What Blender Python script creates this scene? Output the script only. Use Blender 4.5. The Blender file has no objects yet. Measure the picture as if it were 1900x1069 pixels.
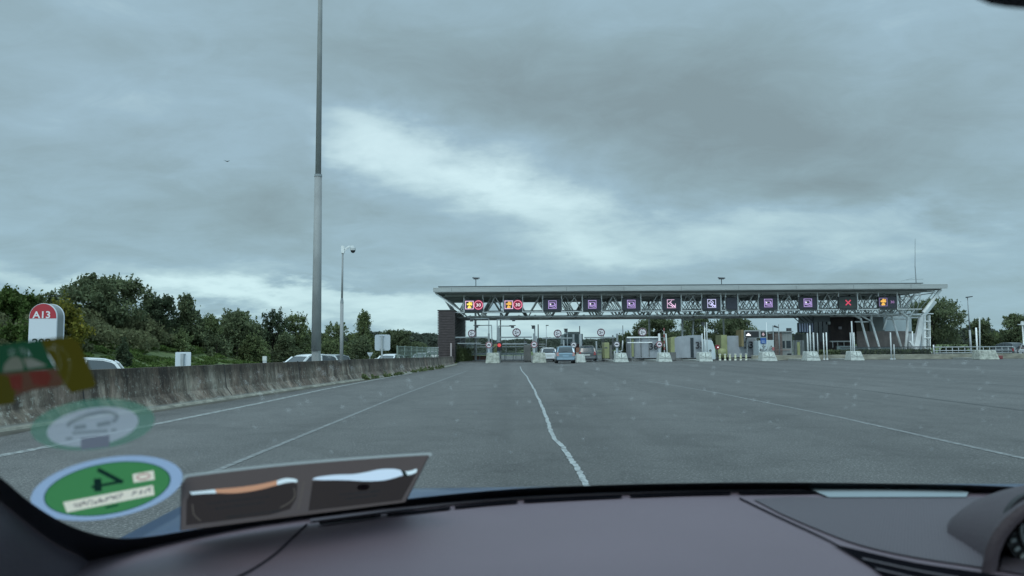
import bpy, math, random
import numpy as np
from mathutils import Vector, Matrix

R = math.radians
SC = bpy.context.scene
COL = SC.collection

# ---------------------------------------------------------------- camera
F = 1491.0                      # focal length in pixels of a 1900 px wide frame
CH = 1.2                        # eye height
PITCH, ROLL = math.atan(116.0 / F), R(0.42)
FW = Vector((0, math.cos(PITCH), math.sin(PITCH)))
U0 = Vector((0, -math.sin(PITCH), math.cos(PITCH)))
R0 = Vector((1, 0, 0))
UP = U0 * math.cos(ROLL) + R0 * math.sin(ROLL)
RT = R0 * math.cos(ROLL) - U0 * math.sin(ROLL)
cam_d = bpy.data.cameras.new("camera")
cam = bpy.data.objects.new("camera", cam_d)
COL.objects.link(cam)
cam_d.sensor_width = 36.0
cam_d.lens = 36.0 * F / 1900.0
cam_d.clip_start = 0.05
cam_d.clip_end = 6000
cam_d.dof.use_dof = True
cam_d.dof.focus_distance = 60.0
cam_d.dof.aperture_fstop = 7.0
M = Matrix((RT, UP, -FW)).transposed().to_4x4()
M.translation = Vector((0, 0, CH))
cam.matrix_world = M
SC.camera = cam

# ---------------------------------------------------------------- sky, sun, exposure
SUN_EL, SUN_AZ = R(48), R(200)          # a veiled sun high behind the car
def make_world():
    w = bpy.data.worlds.new("World"); SC.world = w
    w.use_nodes = True
    nt = w.node_tree; N = nt.nodes; L = nt.links
    N.clear()
    def node(t, **k):
        n = N.new(t)
        for a, b in k.items(): setattr(n, a, b)
        return n
    def m(op, *ins, clamp=False):
        n = node('ShaderNodeMath', operation=op); n.use_clamp = clamp
        for i, v in enumerate(ins):
            if isinstance(v, (int, float)): n.inputs[i].default_value = v
            else: L.new(v, n.inputs[i])
        return n.outputs[0]
    tc = node('ShaderNodeTexCoord')
    sep = node('ShaderNodeSeparateXYZ'); L.new(tc.outputs['Generated'], sep.inputs[0])
    x, y, z = sep.outputs
    az = m('MULTIPLY', m('ARCTAN2', x, y), 57.2958)
    el = m('MULTIPLY', m('ARCSINE', z), 57.2958)
    # a flat cloud deck: direction divided by height gives the perspective crowding near the horizon
    h = m('ADD', m('MAXIMUM', z, 0.0), 0.26)
    comb = node('ShaderNodeCombineXYZ')
    L.new(m('DIVIDE', x, h), comb.inputs[0]); L.new(m('DIVIDE', y, h), comb.inputs[1])
    def noise(vec, scale, detail, rough, off=(0, 0, 0), sc=(1, 1, 1), dist=0.0):
        mp = node('ShaderNodeMapping'); mp.inputs['Location'].default_value = off; mp.inputs['Scale'].default_value = sc
        L.new(vec, mp.inputs['Vector'])
        n = node('ShaderNodeTexNoise'); n.inputs['Scale'].default_value = scale
        n.inputs['Detail'].default_value = detail; n.inputs['Roughness'].default_value = rough
        n.inputs['Distortion'].default_value = dist
        L.new(mp.outputs[0], n.inputs['Vector'])
        return n
    wn = noise(comb.outputs[0], 2.6, 5, 0.58, (3.1, 7.7, 0))
    ws = node('ShaderNodeSeparateColor'); L.new(wn.outputs['Color'], ws.inputs[0])
    azw = m('ADD', az, m('MULTIPLY', m('SUBTRACT', ws.outputs[0], 0.5), 13.0))
    elw = m('ADD', el, m('MULTIPLY', m('SUBTRACT', ws.outputs[1], 0.5), 8.0))
    cl = noise(comb.outputs[0], 1.9, 8, 0.55, (0.4, 2.3, 0), (1.0, 1.0, 1), 0.9)
    fi = noise(comb.outputs[0], 6.0, 9, 0.66, (5.4, 1.3, 0), (0.8, 1.2, 1), 0.9)
    val = m('ADD', 0.365, m('MULTIPLY', m('SUBTRACT', cl.outputs['Fac'], 0.5), 0.58))
    val = m('ADD', val, m('MULTIPLY', m('SUBTRACT', fi.outputs['Fac'], 0.5), 0.30))
    def blob(a0, e0, sa, se, rot, amp):
        nonlocal val
        c, s = math.cos(R(rot)), math.sin(R(rot))
        da, de = m('SUBTRACT', azw, a0), m('SUBTRACT', elw, e0)
        u = m('ADD', m('MULTIPLY', da, c / sa), m('MULTIPLY', de, s / sa))
        v = m('ADD', m('MULTIPLY', da, -s / se), m('MULTIPLY', de, c / se))
        g = m('EXPONENT', m('MULTIPLY', m('ADD', m('MULTIPLY', u, u), m('MULTIPLY', v, v)), -1.0))
        val = m('ADD', val, m('MULTIPLY', g, amp))
    for b in BLOBS: blob(*b)
    val = m('MINIMUM', m('MAXIMUM', val, 0.0), 1.2)
    ramp = node('ShaderNodeValToRGB'); L.new(val, ramp.inputs[0])
    e = ramp.color_ramp.elements
    stops = [(0.0, (.188, .246, .272)), (0.22, (.225, .306, .345)), (0.45, (.272, .378, .448)),
             (0.68, (.385, .505, .555)), (1.0, (.52, .655, .695))]
    e[0].position, e[0].color = stops[0][0], stops[0][1] + (1,)
    e[1].position, e[1].color = stops[-1][0], stops[-1][1] + (1,)
    for p, c in stops[1:-1]:
        k = e.new(p); k.color = c + (1,)
    # teal towards the horizon, and an overcast deck brightened overhead and behind to fill front faces
    low = m('SUBTRACT', 1.0, m('MULTIPLY', el, 1 / 14.0), clamp=True)
    mixc = node('ShaderNodeMix', data_type='RGBA', blend_type='MULTIPLY')
    L.new(low, mixc.inputs['Factor']); L.new(ramp.outputs[0], mixc.inputs['A']); mixc.inputs['B'].default_value = (.96, 1.01, 0.985, 1)
    over = m('ADD', m('MULTIPLY', m('SUBTRACT', el, 27.0), 1 / 25.0, clamp=True), 0.0)
    back = m('MULTIPLY', m('SUBTRACT', m('ABSOLUTE', az), 60.0), 1 / 50.0, clamp=True)
    gain = m('ADD', 1.0, m('MULTIPLY', m('MAXIMUM', over, m('MULTIPLY', back, m('MULTIPLY', el, 1/8.0, clamp=True))), 1.7))
    sc1 = node('ShaderNodeVectorMath', operation='SCALE')
    L.new(mixc.outputs['Result'], sc1.inputs[0]); L.new(m('MULTIPLY', gain, SKY_K), sc1.inputs['Scale'])
    sky = node('ShaderNodeTexSky', sky_type='NISHITA')
    sky.sun_disc = False; sky.sun_elevation = SUN_EL; sky.sun_rotation = SUN_AZ
    mixs = node('ShaderNodeMix', data_type='RGBA')
    mixs.inputs['Factor'].default_value = 0.03
    L.new(sc1.outputs[0], mixs.inputs['A']); L.new(sky.outputs[0], mixs.inputs['B'])
    bg = node('ShaderNodeBackground'); bg.inputs['Strength'].default_value = 0.1
    L.new(mixs.outputs['Result'], bg.inputs['Color'])
    out = node('ShaderNodeOutputWorld'); L.new(bg.outputs[0], out.inputs['Surface'])
SKY_K = 13.4
# (azimuth, elevation, length, thickness, tilt, strength) of the light and dark cloud masses
BLOBS = [(-3.5, 12.2, 13, 1.6, -22, 0.43), (2.0, 9.6, 12, 4.6, -17, 0.22), (-11.5, 14.6, 3.5, 1.6, -25, 0.20),
         (5, 17.8, 19, 3.8, -3, -0.31), (23, 13.5, 9, 3, -6, -0.10), (22, 11.5, 13, 3.2, -8, -0.22), (-24, 15.5, 6, 3.5, 10, 0.10), (-12, 21, 9, 3, 0, -0.08),
         (-17, 10.5, 9, 2.6, -4, -0.16), (26, 22.0, 10, 5, 0, 0.10),
         (-24, 4.4, 12, 1.3, -3, 0.46), (-12, 3.0, 10, 1.7, -4, 0.34), (-20, 12.5, 5, 1.5, -12, 0.14), (-14, 4.6, 5, .6, -5, -0.30), (-27, 5.2, 4, .6, -3, -0.28), (-21, 2.4, 6, .7, 4, -0.22),
         (0, 1.5, 14, 2.0, 0, 0.30), (20, 7.5, 12, 1.8, -8, 0.24), (29, 7.8, 5, 1.2, -10, 0.18), (12, 4.4, 14, 1.2, 0, -0.08), (24, 2.0, 10, 2.5, 0, 0.02)]
make_world()
sun_d = bpy.data.lights.new("sun", 'SUN'); sun_d.energy = 1.0; sun_d.angle = R(25); sun_d.color = (1.0, 0.97, 0.92)
sun = bpy.data.objects.new("sun", sun_d); COL.objects.link(sun)
sun.rotation_euler = (R(90) - SUN_EL, 0, -SUN_AZ + math.pi)
sdir = Vector((math.sin(SUN_AZ) * math.cos(SUN_EL), math.cos(SUN_AZ) * math.cos(SUN_EL), math.sin(SUN_EL)))
sun.rotation_euler = sdir.to_track_quat('Z', 'Y').to_euler()
SC.view_settings.view_transform = 'Standard'
SC.view_settings.look = 'None'
SC.view_settings.exposure = 0.0
SC.view_settings.gamma = 1.0
SC.view_settings.use_curve_mapping = False
SC.cycles.max_bounces = 6
SC.cycles.transparent_max_bounces = 16
SC.cycles.use_denoising = True

# ---------------------------------------------------------------- helpers
def ray(px, py):
    d = RT * ((px - 950) / F) + UP * (-(py - 534.5) / F) + FW
    return d / d.y
def W(px, py, Y):                       # the point seen at (px, py) that stands Y metres ahead
    return Vector((0, 0, CH)) + ray(px, py) * Y
def G(px, py, z=0.0):                   # the point of the level z seen at (px, py)
    d = ray(px, py)
    return Vector((0, 0, CH)) + d * ((z - CH) / d.z)
def X_(px, Y, py=650): return W(px, py, Y).x
def Z_(px, py, Y): return W(px, py, Y).z

MATS = {}
def mat(name, col, rough=0.6, metal=0.0, emit=None, noise=None, bump=None, spec=0.5, coat=0.0, alpha=None):
    """noise = (scale, dark factor, light factor[, stretch xyz]); bump = (scale, strength)"""
    if name in MATS: return MATS[name]
    m = bpy.data.materials.new(name); m.use_nodes = True
    nt = m.node_tree; N = nt.nodes; L = nt.links
    b = N['Principled BSDF']
    b.inputs['Base Color'].default_value = (*col, 1)
    b.inputs['Roughness'].default_value = rough
    b.inputs['Metallic'].default_value = metal
    b.inputs['Specular IOR Level'].default_value = spec
    b.inputs['Coat Weight'].default_value = coat
    if alpha is not None: b.inputs['Alpha'].default_value = alpha
    if emit:
        b.inputs['Emission Color'].default_value = (*emit[:3], 1); b.inputs['Emission Strength'].default_value = emit[3]
    tc = N.new('ShaderNodeTexCoord')
    if noise:
        mp = N.new('ShaderNodeMapping'); L.new(tc.outputs['Object'], mp.inputs[0])
        if len(noise) > 3: mp.inputs['Scale'].default_value = noise[3]
        n = N.new('ShaderNodeTexNoise'); n.inputs['Scale'].default_value = noise[0]; n.inputs['Detail'].default_value = 6
        n.inputs['Roughness'].default_value = 0.6
        L.new(mp.outputs[0], n.inputs['Vector'])
        r = N.new('ShaderNodeValToRGB'); L.new(n.outputs['Fac'], r.inputs[0])
        r.color_ramp.elements[0].position = 0.3; r.color_ramp.elements[1].position = 0.7
        r.color_ramp.elements[0].color = tuple(c * noise[1] for c in col) + (1,)
        r.color_ramp.elements[1].color = tuple(min(1, c * noise[2]) for c in col) + (1,)
        L.new(r.outputs[0], b.inputs['Base Color'])
    if bump:
        n = N.new('ShaderNodeTexNoise'); n.inputs['Scale'].default_value = bump[0]; n.inputs['Detail'].default_value = 4
        L.new(tc.outputs['Object'], n.inputs['Vector'])
        bp = N.new('ShaderNodeBump'); bp.inputs['Strength'].default_value = bump[1]; bp.inputs['Distance'].default_value = 0.01
        L.new(n.outputs['Fac'], bp.inputs['Height']); L.new(bp.outputs[0], b.inputs['Normal'])
    MATS[name] = m
    return m

def tag(o, label=None, cat=None, group=None, kind=None):
    if label: o['label'] = label
    if cat: o['category'] = cat
    if group: o['group'] = group
    if kind: o['kind'] = kind
    return o
def thing(name, label, cat, loc=(0, 0, 0), rotz=0.0, group=None):
    o = bpy.data.objects.new(name, None); COL.objects.link(o)
    o.location = loc; o.rotation_euler = (0, 0, rotz); o.empty_display_size = 0.3
    return tag(o, label, cat, group)

class MB:
    """collects faces; build() links them as one mesh object"""
    def __init__(s): s.v = []; s.f = []; s.mi = []; s.cur = 0
    def add(s, vs, fs):
        n = len(s.v); s.v += [tuple(v) for v in vs]
        for f in fs: s.f.append(tuple(i + n for i in f)); s.mi.append(s.cur)
        return s
    def box(s, a, b):
        x0, x1 = sorted((a[0], b[0])); y0, y1 = sorted((a[1], b[1])); z0, z1 = sorted((a[2], b[2]))
        return s.add([(x0,y0,z0),(x1,y0,z0),(x1,y1,z0),(x0,y1,z0),(x0,y0,z1),(x1,y0,z1),(x1,y1,z1),(x0,y1,z1)],
                     [(0,3,2,1),(4,5,6,7),(0,1,5,4),(1,2,6,5),(2,3,7,6),(3,0,4,7)])
    def hexa(s, p):      # 8 points: bottom loop, top loop
        return s.add(p, [(0,3,2,1),(4,5,6,7),(0,1,5,4),(1,2,6,5),(2,3,7,6),(3,0,4,7)])
    def bar(s, p, q, w, h=None):
        h = h or w; p, q = Vector(p), Vector(q); d = (q - p).normalized()
        ref = Vector((0, 1, 0)) if abs(d.y) < 0.9 else Vector((0, 0, 1))
        a = d.cross(ref).normalized() * (w / 2); b = d.cross(a).normalized() * (h / 2)
        return s.add([p-a-b, p+a-b, p+a+b, p-a+b, q-a-b, q+a-b, q+a+b, q-a+b],
                     [(0,3,2,1),(4,5,6,7),(0,1,5,4),(1,2,6,5),(2,3,7,6),(3,0,4,7)])
    def tube(s, p, q, r1, r2=None, n=10, caps=True):
        r2 = r1 if r2 is None else r2; p, q = Vector(p), Vector(q); d = (q - p).normalized()
        ref = Vector((0, 0, 1)) if abs(d.z) < 0.9 else Vector((1, 0, 0))
        a = d.cross(ref).normalized(); b = d.cross(a)
        vs = []
        for c, r in ((p, r1), (q, r2)):
            for i in range(n):
                t = 2 * math.pi * i / n; vs.append(c + (a * math.cos(t) + b * math.sin(t)) * r)
        fs = [(i, (i+1) % n, n + (i+1) % n, n + i) for i in range(n)]
        if caps: fs += [tuple(range(n))[::-1], tuple(range(n, 2*n))]
        return s.add(vs, fs)
    def path(s, pts, r, n=8):
        for a, b in zip(pts, pts[1:]): s.tube(a, b, r, r, n)
        return s
    def disc(s, c, nrm, r, th, n=28, r2=None):
        nrm = Vector(nrm).normalized(); c = Vector(c)
        return s.tube(c, c + nrm * th, r, r2 if r2 is not None else r, n)
    def ring(s, c, nrm, ro, ri, th, n=28):
        nrm = Vector(nrm).normalized(); c = Vector(c)
        ref = Vector((0, 0, 1)) if abs(nrm.z) < 0.9 else Vector((1, 0, 0))
        a = nrm.cross(ref).normalized(); b = nrm.cross(a); vs = []
        for i in range(n):
            t = 2 * math.pi * i / n; d = a * math.cos(t) + b * math.sin(t)
            vs += [c + d * ro, c + d * ri, c + d * ro + nrm * th, c + d * ri + nrm * th]
        fs = []
        for i in range(n):
            j = (i + 1) % n; A, B = 4*i, 4*j
            fs += [(A, B, B+1, A+1), (A+2, A+3, B+3, B+2), (A, A+2, B+2, B), (A+1, B+1, B+3, A+3)]
        return s.add(vs, fs)
    def prism(s, loop, d):               # closed loop of 3-D points pushed by vector d
        loop = [Vector(p) for p in loop]; d = Vector(d); n = len(loop)
        return s.add(loop + [p + d for p in loop],
                     [tuple(range(n))[::-1], tuple(range(n, 2*n))] + [(i, (i+1) % n, n + (i+1) % n, n + i) for i in range(n)])
    def grid(s, rows, closed=False):     # rows: list of equally long point lists
        n = len(rows[0]); vs = [p for r in rows for p in r]; fs = []
        for i in range(len(rows) - 1):
            for j in range(n - (0 if closed else 1)):
                k = (j + 1) % n
                fs.append((i*n + j, i*n + k, (i+1)*n + k, (i+1)*n + j))
        return s.add(vs, fs)
    def build(s, name, mats, parent=None, off=None, smooth=False, bevel=0, fixn=False):
        off = Vector(off) if off is not None else (parent_world(parent) if parent else Vector((0, 0, 0)))
        me = bpy.data.meshes.new(name)
        me.from_pydata([(v[0]-off.x, v[1]-off.y, v[2]-off.z) for v in s.v], [], s.f)
        if not isinstance(mats, (list, tuple)): mats = [mats]
        for m in mats: me.materials.append(m)
        if len(mats) > 1: me.polygons.foreach_set('material_index', s.mi)
        if smooth: me.polygons.foreach_set('use_smooth', [True] * len(me.polygons))
        if fixn:
            import bmesh
            bm = bmesh.new(); bm.from_mesh(me); bmesh.ops.recalc_face_normals(bm, faces=bm.faces); bm.to_mesh(me); bm.free()
        me.update()
        o = bpy.data.objects.new(name, me); COL.objects.link(o)
        if parent: o.parent = parent
        elif off.length: o.location = off
        if bevel:
            md = o.modifiers.new('bevel', 'BEVEL'); md.width = bevel; md.segments = 2; md.limit_method = 'ANGLE'
        return o
def parent_world(p):
    v = Vector((0, 0, 0))
    while p is not None: v += p.location; p = p.parent
    return v
def copy_tree(o, loc, label=None, rotz=None, scale=None, parent=None):
    c = o.copy(); COL.objects.link(c)
    if parent is not None: c.parent = parent
    else:
        c.location = loc
        if rotz is not None: c.rotation_euler = (0, 0, rotz)
        if scale: c.scale = scale
    if label: c['label'] = label
    for ch in [k for k in bpy.data.objects if k.parent == o]: copy_tree(ch, None, parent=c)
    return c

_txt = {}
def text_faces(body):
    """flat glyph faces of a string, normalised: cap height 1, centred on x, baseline 0"""
    if body in _txt: return _txt[body]
    cu = bpy.data.curves.new('t', 'FONT'); cu.body = body; cu.align_x = 'CENTER'; cu.resolution_u = 3; cu.offset = 0.0 if body == '30' else 0.022
    o = bpy.data.objects.new('t', cu); COL.objects.link(o)
    dg = bpy.context.evaluated_depsgraph_get(); dg.update()
    me = o.evaluated_get(dg).to_mesh()
    vs = [v.co.copy() for v in me.vertices]; fs = [tuple(p.vertices) for p in me.polygons]
    o.evaluated_get(dg).to_mesh_clear()
    bpy.data.objects.remove(o); bpy.data.curves.remove(cu)
    h = 0.70
    _txt[body] = ([(v.x / h, v.y / h) for v in vs], fs)
    return _txt[body]
def text_on(mb, body, c, u, v, size, sx=1.0):
    """writes body on the plane c + x*u + y*v (c = middle of the text)"""
    vs, fs = text_faces(body); c, u, v = Vector(c), Vector(u).normalized(), Vector(v).normalized()
    return mb.add([c + u * (x * size * sx) + v * ((y - 0.5) * size) for x, y in vs], fs)

# ---- common materials
STEEL = mat('galvanised_steel', (.36, .39, .40), .5, .35, noise=(3, .8, 1.15))
WSTEEL = mat('white_painted_steel', (.74, .77, .76), .5, 0, noise=(1.2, .82, 1.08))
DSTEEL = mat('dark_steel', (.05, .055, .06), .6, .2)
GSTEEL = mat('grey_painted_steel', (.22, .25, .26), .55, .1, noise=(2, .8, 1.2))
BLACK = mat('black_plastic', (.012, .013, .015), .5)
CONC = mat('pale_concrete', (.42, .45, .42), .85, noise=(5, .62, 1.15), bump=(18, .3))
WHITE = mat('white_paint', (.47, .50, .50), .5)
RED = mat('red_paint', (.50, .025, .035), .45)
YEL = mat('yellow_green_paint', (.27, .29, .14), .55, noise=(1.5, .8, 1.1))
TYRE = mat('tyre_rubber', (.012, .012, .012), .85)
RIM = mat('wheel_rim', (.35, .36, .37), .35, .7)
CGLASS = mat('car_glass', (.03, .042, .048), .06, 0, spec=.8)

# ================================================================ GROUND AND ROADS
def mix_nodes(nt):
    N, L = nt.nodes, nt.links
    def noise(vec, scale, detail=5, rough=.6, stretch=None, dist=0):
        if stretch:
            mp = N.new('ShaderNodeMapping'); mp.inputs['Scale'].default_value = stretch; L.new(vec, mp.inputs[0]); vec = mp.outputs[0]
        n = N.new('ShaderNodeTexNoise'); n.inputs['Scale'].default_value = scale; n.inputs['Detail'].default_value = detail
        n.inputs['Roughness'].default_value = rough; n.inputs['Distortion'].default_value = dist
        L.new(vec, n.inputs['Vector']); return n.outputs['Fac']
    def ramp(fac, *st):
        r = N.new('ShaderNodeValToRGB'); L.new(fac, r.inputs[0]); e = r.color_ramp.elements
        e[0].position, e[0].color = st[0][0], (*st[0][1], 1); e[1].position, e[1].color = st[-1][0], (*st[-1][1], 1)
        for p, c in st[1:-1]: k = e.new(p); k.color = (*c, 1)
        return r.outputs[0]
    def mix(a, b, fac, mode='MIX'):
        n = N.new('ShaderNodeMix'); n.data_type = 'RGBA'; n.blend_type = mode
        if isinstance(fac, (int, float)): n.inputs['Factor'].default_value = fac
        else: L.new(fac, n.inputs['Factor'])
        for k, v in (('A', a), ('B', b)):
            if isinstance(v, tuple): n.inputs[k].default_value = (*v, 1)
            else: L.new(v, n.inputs[k])
        return n.outputs['Result']
    return noise, ramp, mix
G1 = lambda v: (v, v, v)
def asphalt(name, base, tint=(.93, 1.0, 1.0)):
    m = bpy.data.materials.new(name); m.use_nodes = True; nt = m.node_tree; N, L = nt.nodes, nt.links
    noise, ramp, mix = mix_nodes(nt); b = N['Principled BSDF']
    co = N.new('ShaderNodeTexCoord').outputs['Object']
    c = tuple(base * t for t in tint)
    big = ramp(noise(co, .09, 4, .55, (1, .35, 1)), (.32, G1(.80)), (.5, G1(1.0)), (.72, G1(1.16)))
    lanes = ramp(noise(co, .50, 4, .6, (1, .030, 1)), (.33, G1(.72)), (.5, G1(1.0)), (.68, G1(1.15)))
    patch = ramp(noise(co, .7, 7, .75, dist=1.0), (.30, G1(.72)), (.5, G1(1.0)), (.68, G1(1.16)))
    grit = ramp(noise(co, 42, 2, .85), (.30, G1(.35)), (.46, G1(.88)), (.58, G1(1.15)), (.68, G1(3.2)))
    grit2 = ramp(noise(co, 14, 3, .7), (.3, G1(.86)), (.7, G1(1.15)))
    col = mix(c, big, 1.0, 'MULTIPLY'); col = mix(col, lanes, 1.0, 'MULTIPLY'); col = mix(col, patch, 1.0, 'MULTIPLY')
    col = mix(col, grit, 1.0, 'MULTIPLY'); col = mix(col, grit2, 1.0, 'MULTIPLY')
    # tar-sealed cracks
    v = N.new('ShaderNodeTexVoronoi'); v.feature = 'DISTANCE_TO_EDGE'; v.inputs['Scale'].default_value = .16
    mp = N.new('ShaderNodeMapping'); mp.inputs['Scale'].default_value = (1, .42, 1); L.new(co, mp.inputs[0])
    wv = N.new('ShaderNodeVectorMath'); wv.operation = 'ADD'; L.new(mp.outputs[0], wv.inputs[0])
    nn = N.new('ShaderNodeTexNoise'); nn.inputs['Scale'].default_value = 1.6; nn.inputs['Detail'].default_value = 4; L.new(co, nn.inputs['Vector'])
    L.new(nn.outputs['Color'], wv.inputs[1]); L.new(wv.outputs[0], v.inputs['Vector'])
    crack = ramp(v.outputs['Distance'], (.0, G1(.70)), (.006, G1(1.0)), (1, G1(1)))
    col = mix(col, crack, .75, 'MULTIPLY')
    L.new(col, b.inputs['Base Color'])
    b.inputs['Roughness'].default_value = .70; b.inputs['Specular IOR Level'].default_value = .42
    bp = N.new('ShaderNodeBump'); bp.inputs['Strength'].default_value = .5; bp.inputs['Distance'].default_value = .006
    L.new(noise(co, 70, 3, .8), bp.inputs['Height']); L.new(bp.outputs[0], b.inputs['Normal'])
    return m
def grass_mat():
    m = bpy.data.materials.new('grass_ground'); m.use_nodes = True; nt = m.node_tree; N, L = nt.nodes, nt.links
    noise, ramp, mix = mix_nodes(nt); b = N['Principled BSDF']
    co = N.new('ShaderNodeTexCoord').outputs['Object']
    c1 = ramp(noise(co, .35, 5, .6), (.35, (.060, .088, .026)), (.55, (.088, .125, .038)), (.7, (.13, .155, .055)))
    c2 = ramp(noise(co, 6, 4, .7), (.3, G1(.6)), (.7, G1(1.35)))
    L.new(mix(c1, c2, 1, 'MULTIPLY'), b.inputs['Base Color']); b.inputs['Roughness'].default_value = .9
    bp = N.new('ShaderNodeBump'); bp.inputs['Strength'].default_value = .8; bp.inputs['Distance'].default_value = .08
    L.new(noise(co, 9, 4, .8), bp.inputs['Height']); L.new(bp.outputs[0], b.inputs['Normal'])
    return m
ASPH = asphalt('plaza_asphalt', .086, (1.0, 1.0, .96))
ASPH2 = asphalt('old_asphalt', .10)
GRASS = grass_mat()

def H(x, y):                                     # height of the open ground
    z = -0.10
    if x < -8.0: z = -0.50
    if x < -18.5:
        t = min(1.0, (-18.5 - x) / 15.0); t = t * t * (3 - 2 * t)
        k = 1.0 if y < 62 else max(0.12, 1 - (y - 62) / 70.0)
        z = -0.5 + 3.9 * t * k + 0.25 * math.sin(x * .31 + y * .17) * t
    if y > 200:
        k = min(1.0, (y - 200) / 90.0)
        side = 1.0 if x > 0 else 0.45
        z += k * (3.1 * side + 0.7 * math.sin(x * .02 + 1.0))
    if y > 300: z += 0
    return z
xs = sorted(set([-1500, -900, -500, -300, -200, -140] + list(range(-110, -20, 5)) + [-21, -20, -19, -18.5, -13, -8.3, -8.0, -4] + list(range(0, 100, 12)) + [120, 160, 220, 320, 500, 900, 1500]))
ys = sorted(set([-200, -60, -20] + list(range(0, 160, 6)) + [170, 190, 210, 230, 260, 300, 360, 450, 700, 1200, 2400]))
g = MB(); g.grid([[(x, y, H(x, y)) for x in xs] for y in ys])
tag(g.build('ground', GRASS, smooth=True), kind='structure')

# plaza: one broad asphalt sheet; its left edge follows the concrete wall
wall_px = [(-130, 824), (0, 801), (285, 761), (500, 729.5), (720, 698.5), (813, 684), (846, 677)]
WALL = [G(*p) for p in wall_px]
WALL = [Vector((WALL[0].x, -12, 0))] + WALL + [Vector((-5.35, 88, 0))]
pl = MB(); rows = []
for y in [-30, -12] + [w.y for w in WALL[1:]] + [112, 195]:
    pts = [(w.y, w.x) for w in WALL]
    xl = np.interp(y, [p[0] for p in pts], [p[1] for p in pts]) - .3 if y < 100 else -6.2
    rows.append([(xl, y, 0), (10, y, 0), (40, y, 0), (95, y, 0)])
pl.grid(rows); tag(pl.build('road', ASPH), kind='structure')
tag(MB().grid([[(-18.2, -60, -.46), (-8.5, -60, -.46)], [(-18.2, 60, -.46), (-8.5, 60, -.46)], [(-16.2, 190, -.30), (-8.6, 190, -.30)]]).build('opposite_carriageway', ASPH2), kind='structure')

# ---- worn white markings: narrow sheets 4 mm above the asphalt
def paint_mat(name, col, cover):
    m = bpy.data.materials.new(name); m.use_nodes = True; nt = m.node_tree; N, L = nt.nodes, nt.links
    noise, ramp, mix = mix_nodes(nt); b = N['Principled BSDF']
    co = N.new('ShaderNodeTexCoord').outputs['Object']
    w = ramp(noise(co, 9, 6, .75), (cover - .06, G1(0)), (cover + .06, G1(1)))
    sep = N.new('ShaderNodeSeparateColor'); L.new(w, sep.inputs[0])
    cc = mix(col, (.12, .125, .125), sep.outputs[0])
    L.new(mix(cc, ramp(noise(co, 40, 3), (.3, G1(.8)), (.7, G1(1.15))), 1, 'MULTIPLY'), b.inputs['Base Color'])
    b.inputs['Roughness'].default_value = .7
    return m
PAINT = paint_mat('worn_road_paint', (.29, .31, .30), .50)
FAINT = paint_mat('faint_road_paint', (.21, .222, .22), .475)
CRACKP = paint_mat('pale_joint_sealant', (.33, .36, .36), .54)
def strip(name, pts, w, m, z=.004, jag=0, seed=1):
    rnd = random.Random(seed); mb = MB(); rows = []
    pts = [Vector(p) for p in pts]
    for i, p in enumerate(pts):
        d = (pts[min(i+1, len(pts)-1)] - pts[max(i-1, 0)]).normalized(); n = Vector((d.y, -d.x, 0))
        ww = w / 2 * (1 + rnd.uniform(-jag, jag)); k = n * ww
        rows.append([(p.x - k.x, p.y - k.y, z), (p.x + k.x, p.y + k.y, z)])
    mb.grid(rows); return tag(mb.build(name, m), kind='structure')
def dens(pts, n):
    out = []
    for a, b in zip(pts, pts[1:]):
        for i in range(n): out.append(a.lerp(b, i / n))
    return out + [pts[-1]]
strip('edge_line', dens([G(*p) for p in [(-120, 866), (0, 846), (80, 831), (290, 787), (455, 754), (600, 723), (700, 704), (800, 686)]], 6), .17, PAINT)
strip('lane_line', dens([G(*p) for p in [(300, 915), (430, 862), (640, 776), (740, 735), (867, 688)]], 8), .085, FAINT)
strip('lane_line', dens([G(*p) for p in [(1200, 707), (1330, 729), (1560, 775), (1760, 820), (1900, 851), (2200, 915)]], 8), .10, FAINT)
strip('lane_line', dens([G(*p) for p in [(1500, 690), (1700, 703), (1900, 716)]], 8), .10, mat('very_faint_paint', (.165, .175, .175), .8))
crack = [(965, 680), (968, 688), (978, 699), (981, 706), (992, 724), (995, 733), (1003, 748), (1011, 767), (1016, 781), (1022, 800), (1029, 814), (1047, 833), (1059, 853), (1075, 876), (1086, 896), (1110, 935)]
_r = random.Random(8); strip('pale_joint', [p + Vector((_r.uniform(-.012, .012), 0, 0)) for p in dens([G(*p) for p in crack], 9)], .062, CRACKP, .005, .12, 3)
for pp in [((850, 672), (905, 669)), ((945, 676), (985, 674)), ((1030, 679), (1075, 677)), ((1120, 678), (1190, 676)), ((1230, 677), (1290, 676)), ((1325, 678), (1365, 677)), ((1000, 673), (1070, 672))]:
    strip('stop_bar', [G(*pp[0]), G(*pp[1])], .35, PAINT)
# long tar scar and skid scratches
strip('seam', dens([G(*p) for p in [(1400, 703), (1600, 724), (1900, 762)]], 6), .06, mat('tar', (.045, .05, .05), .6), .004, .3, 5)

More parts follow.
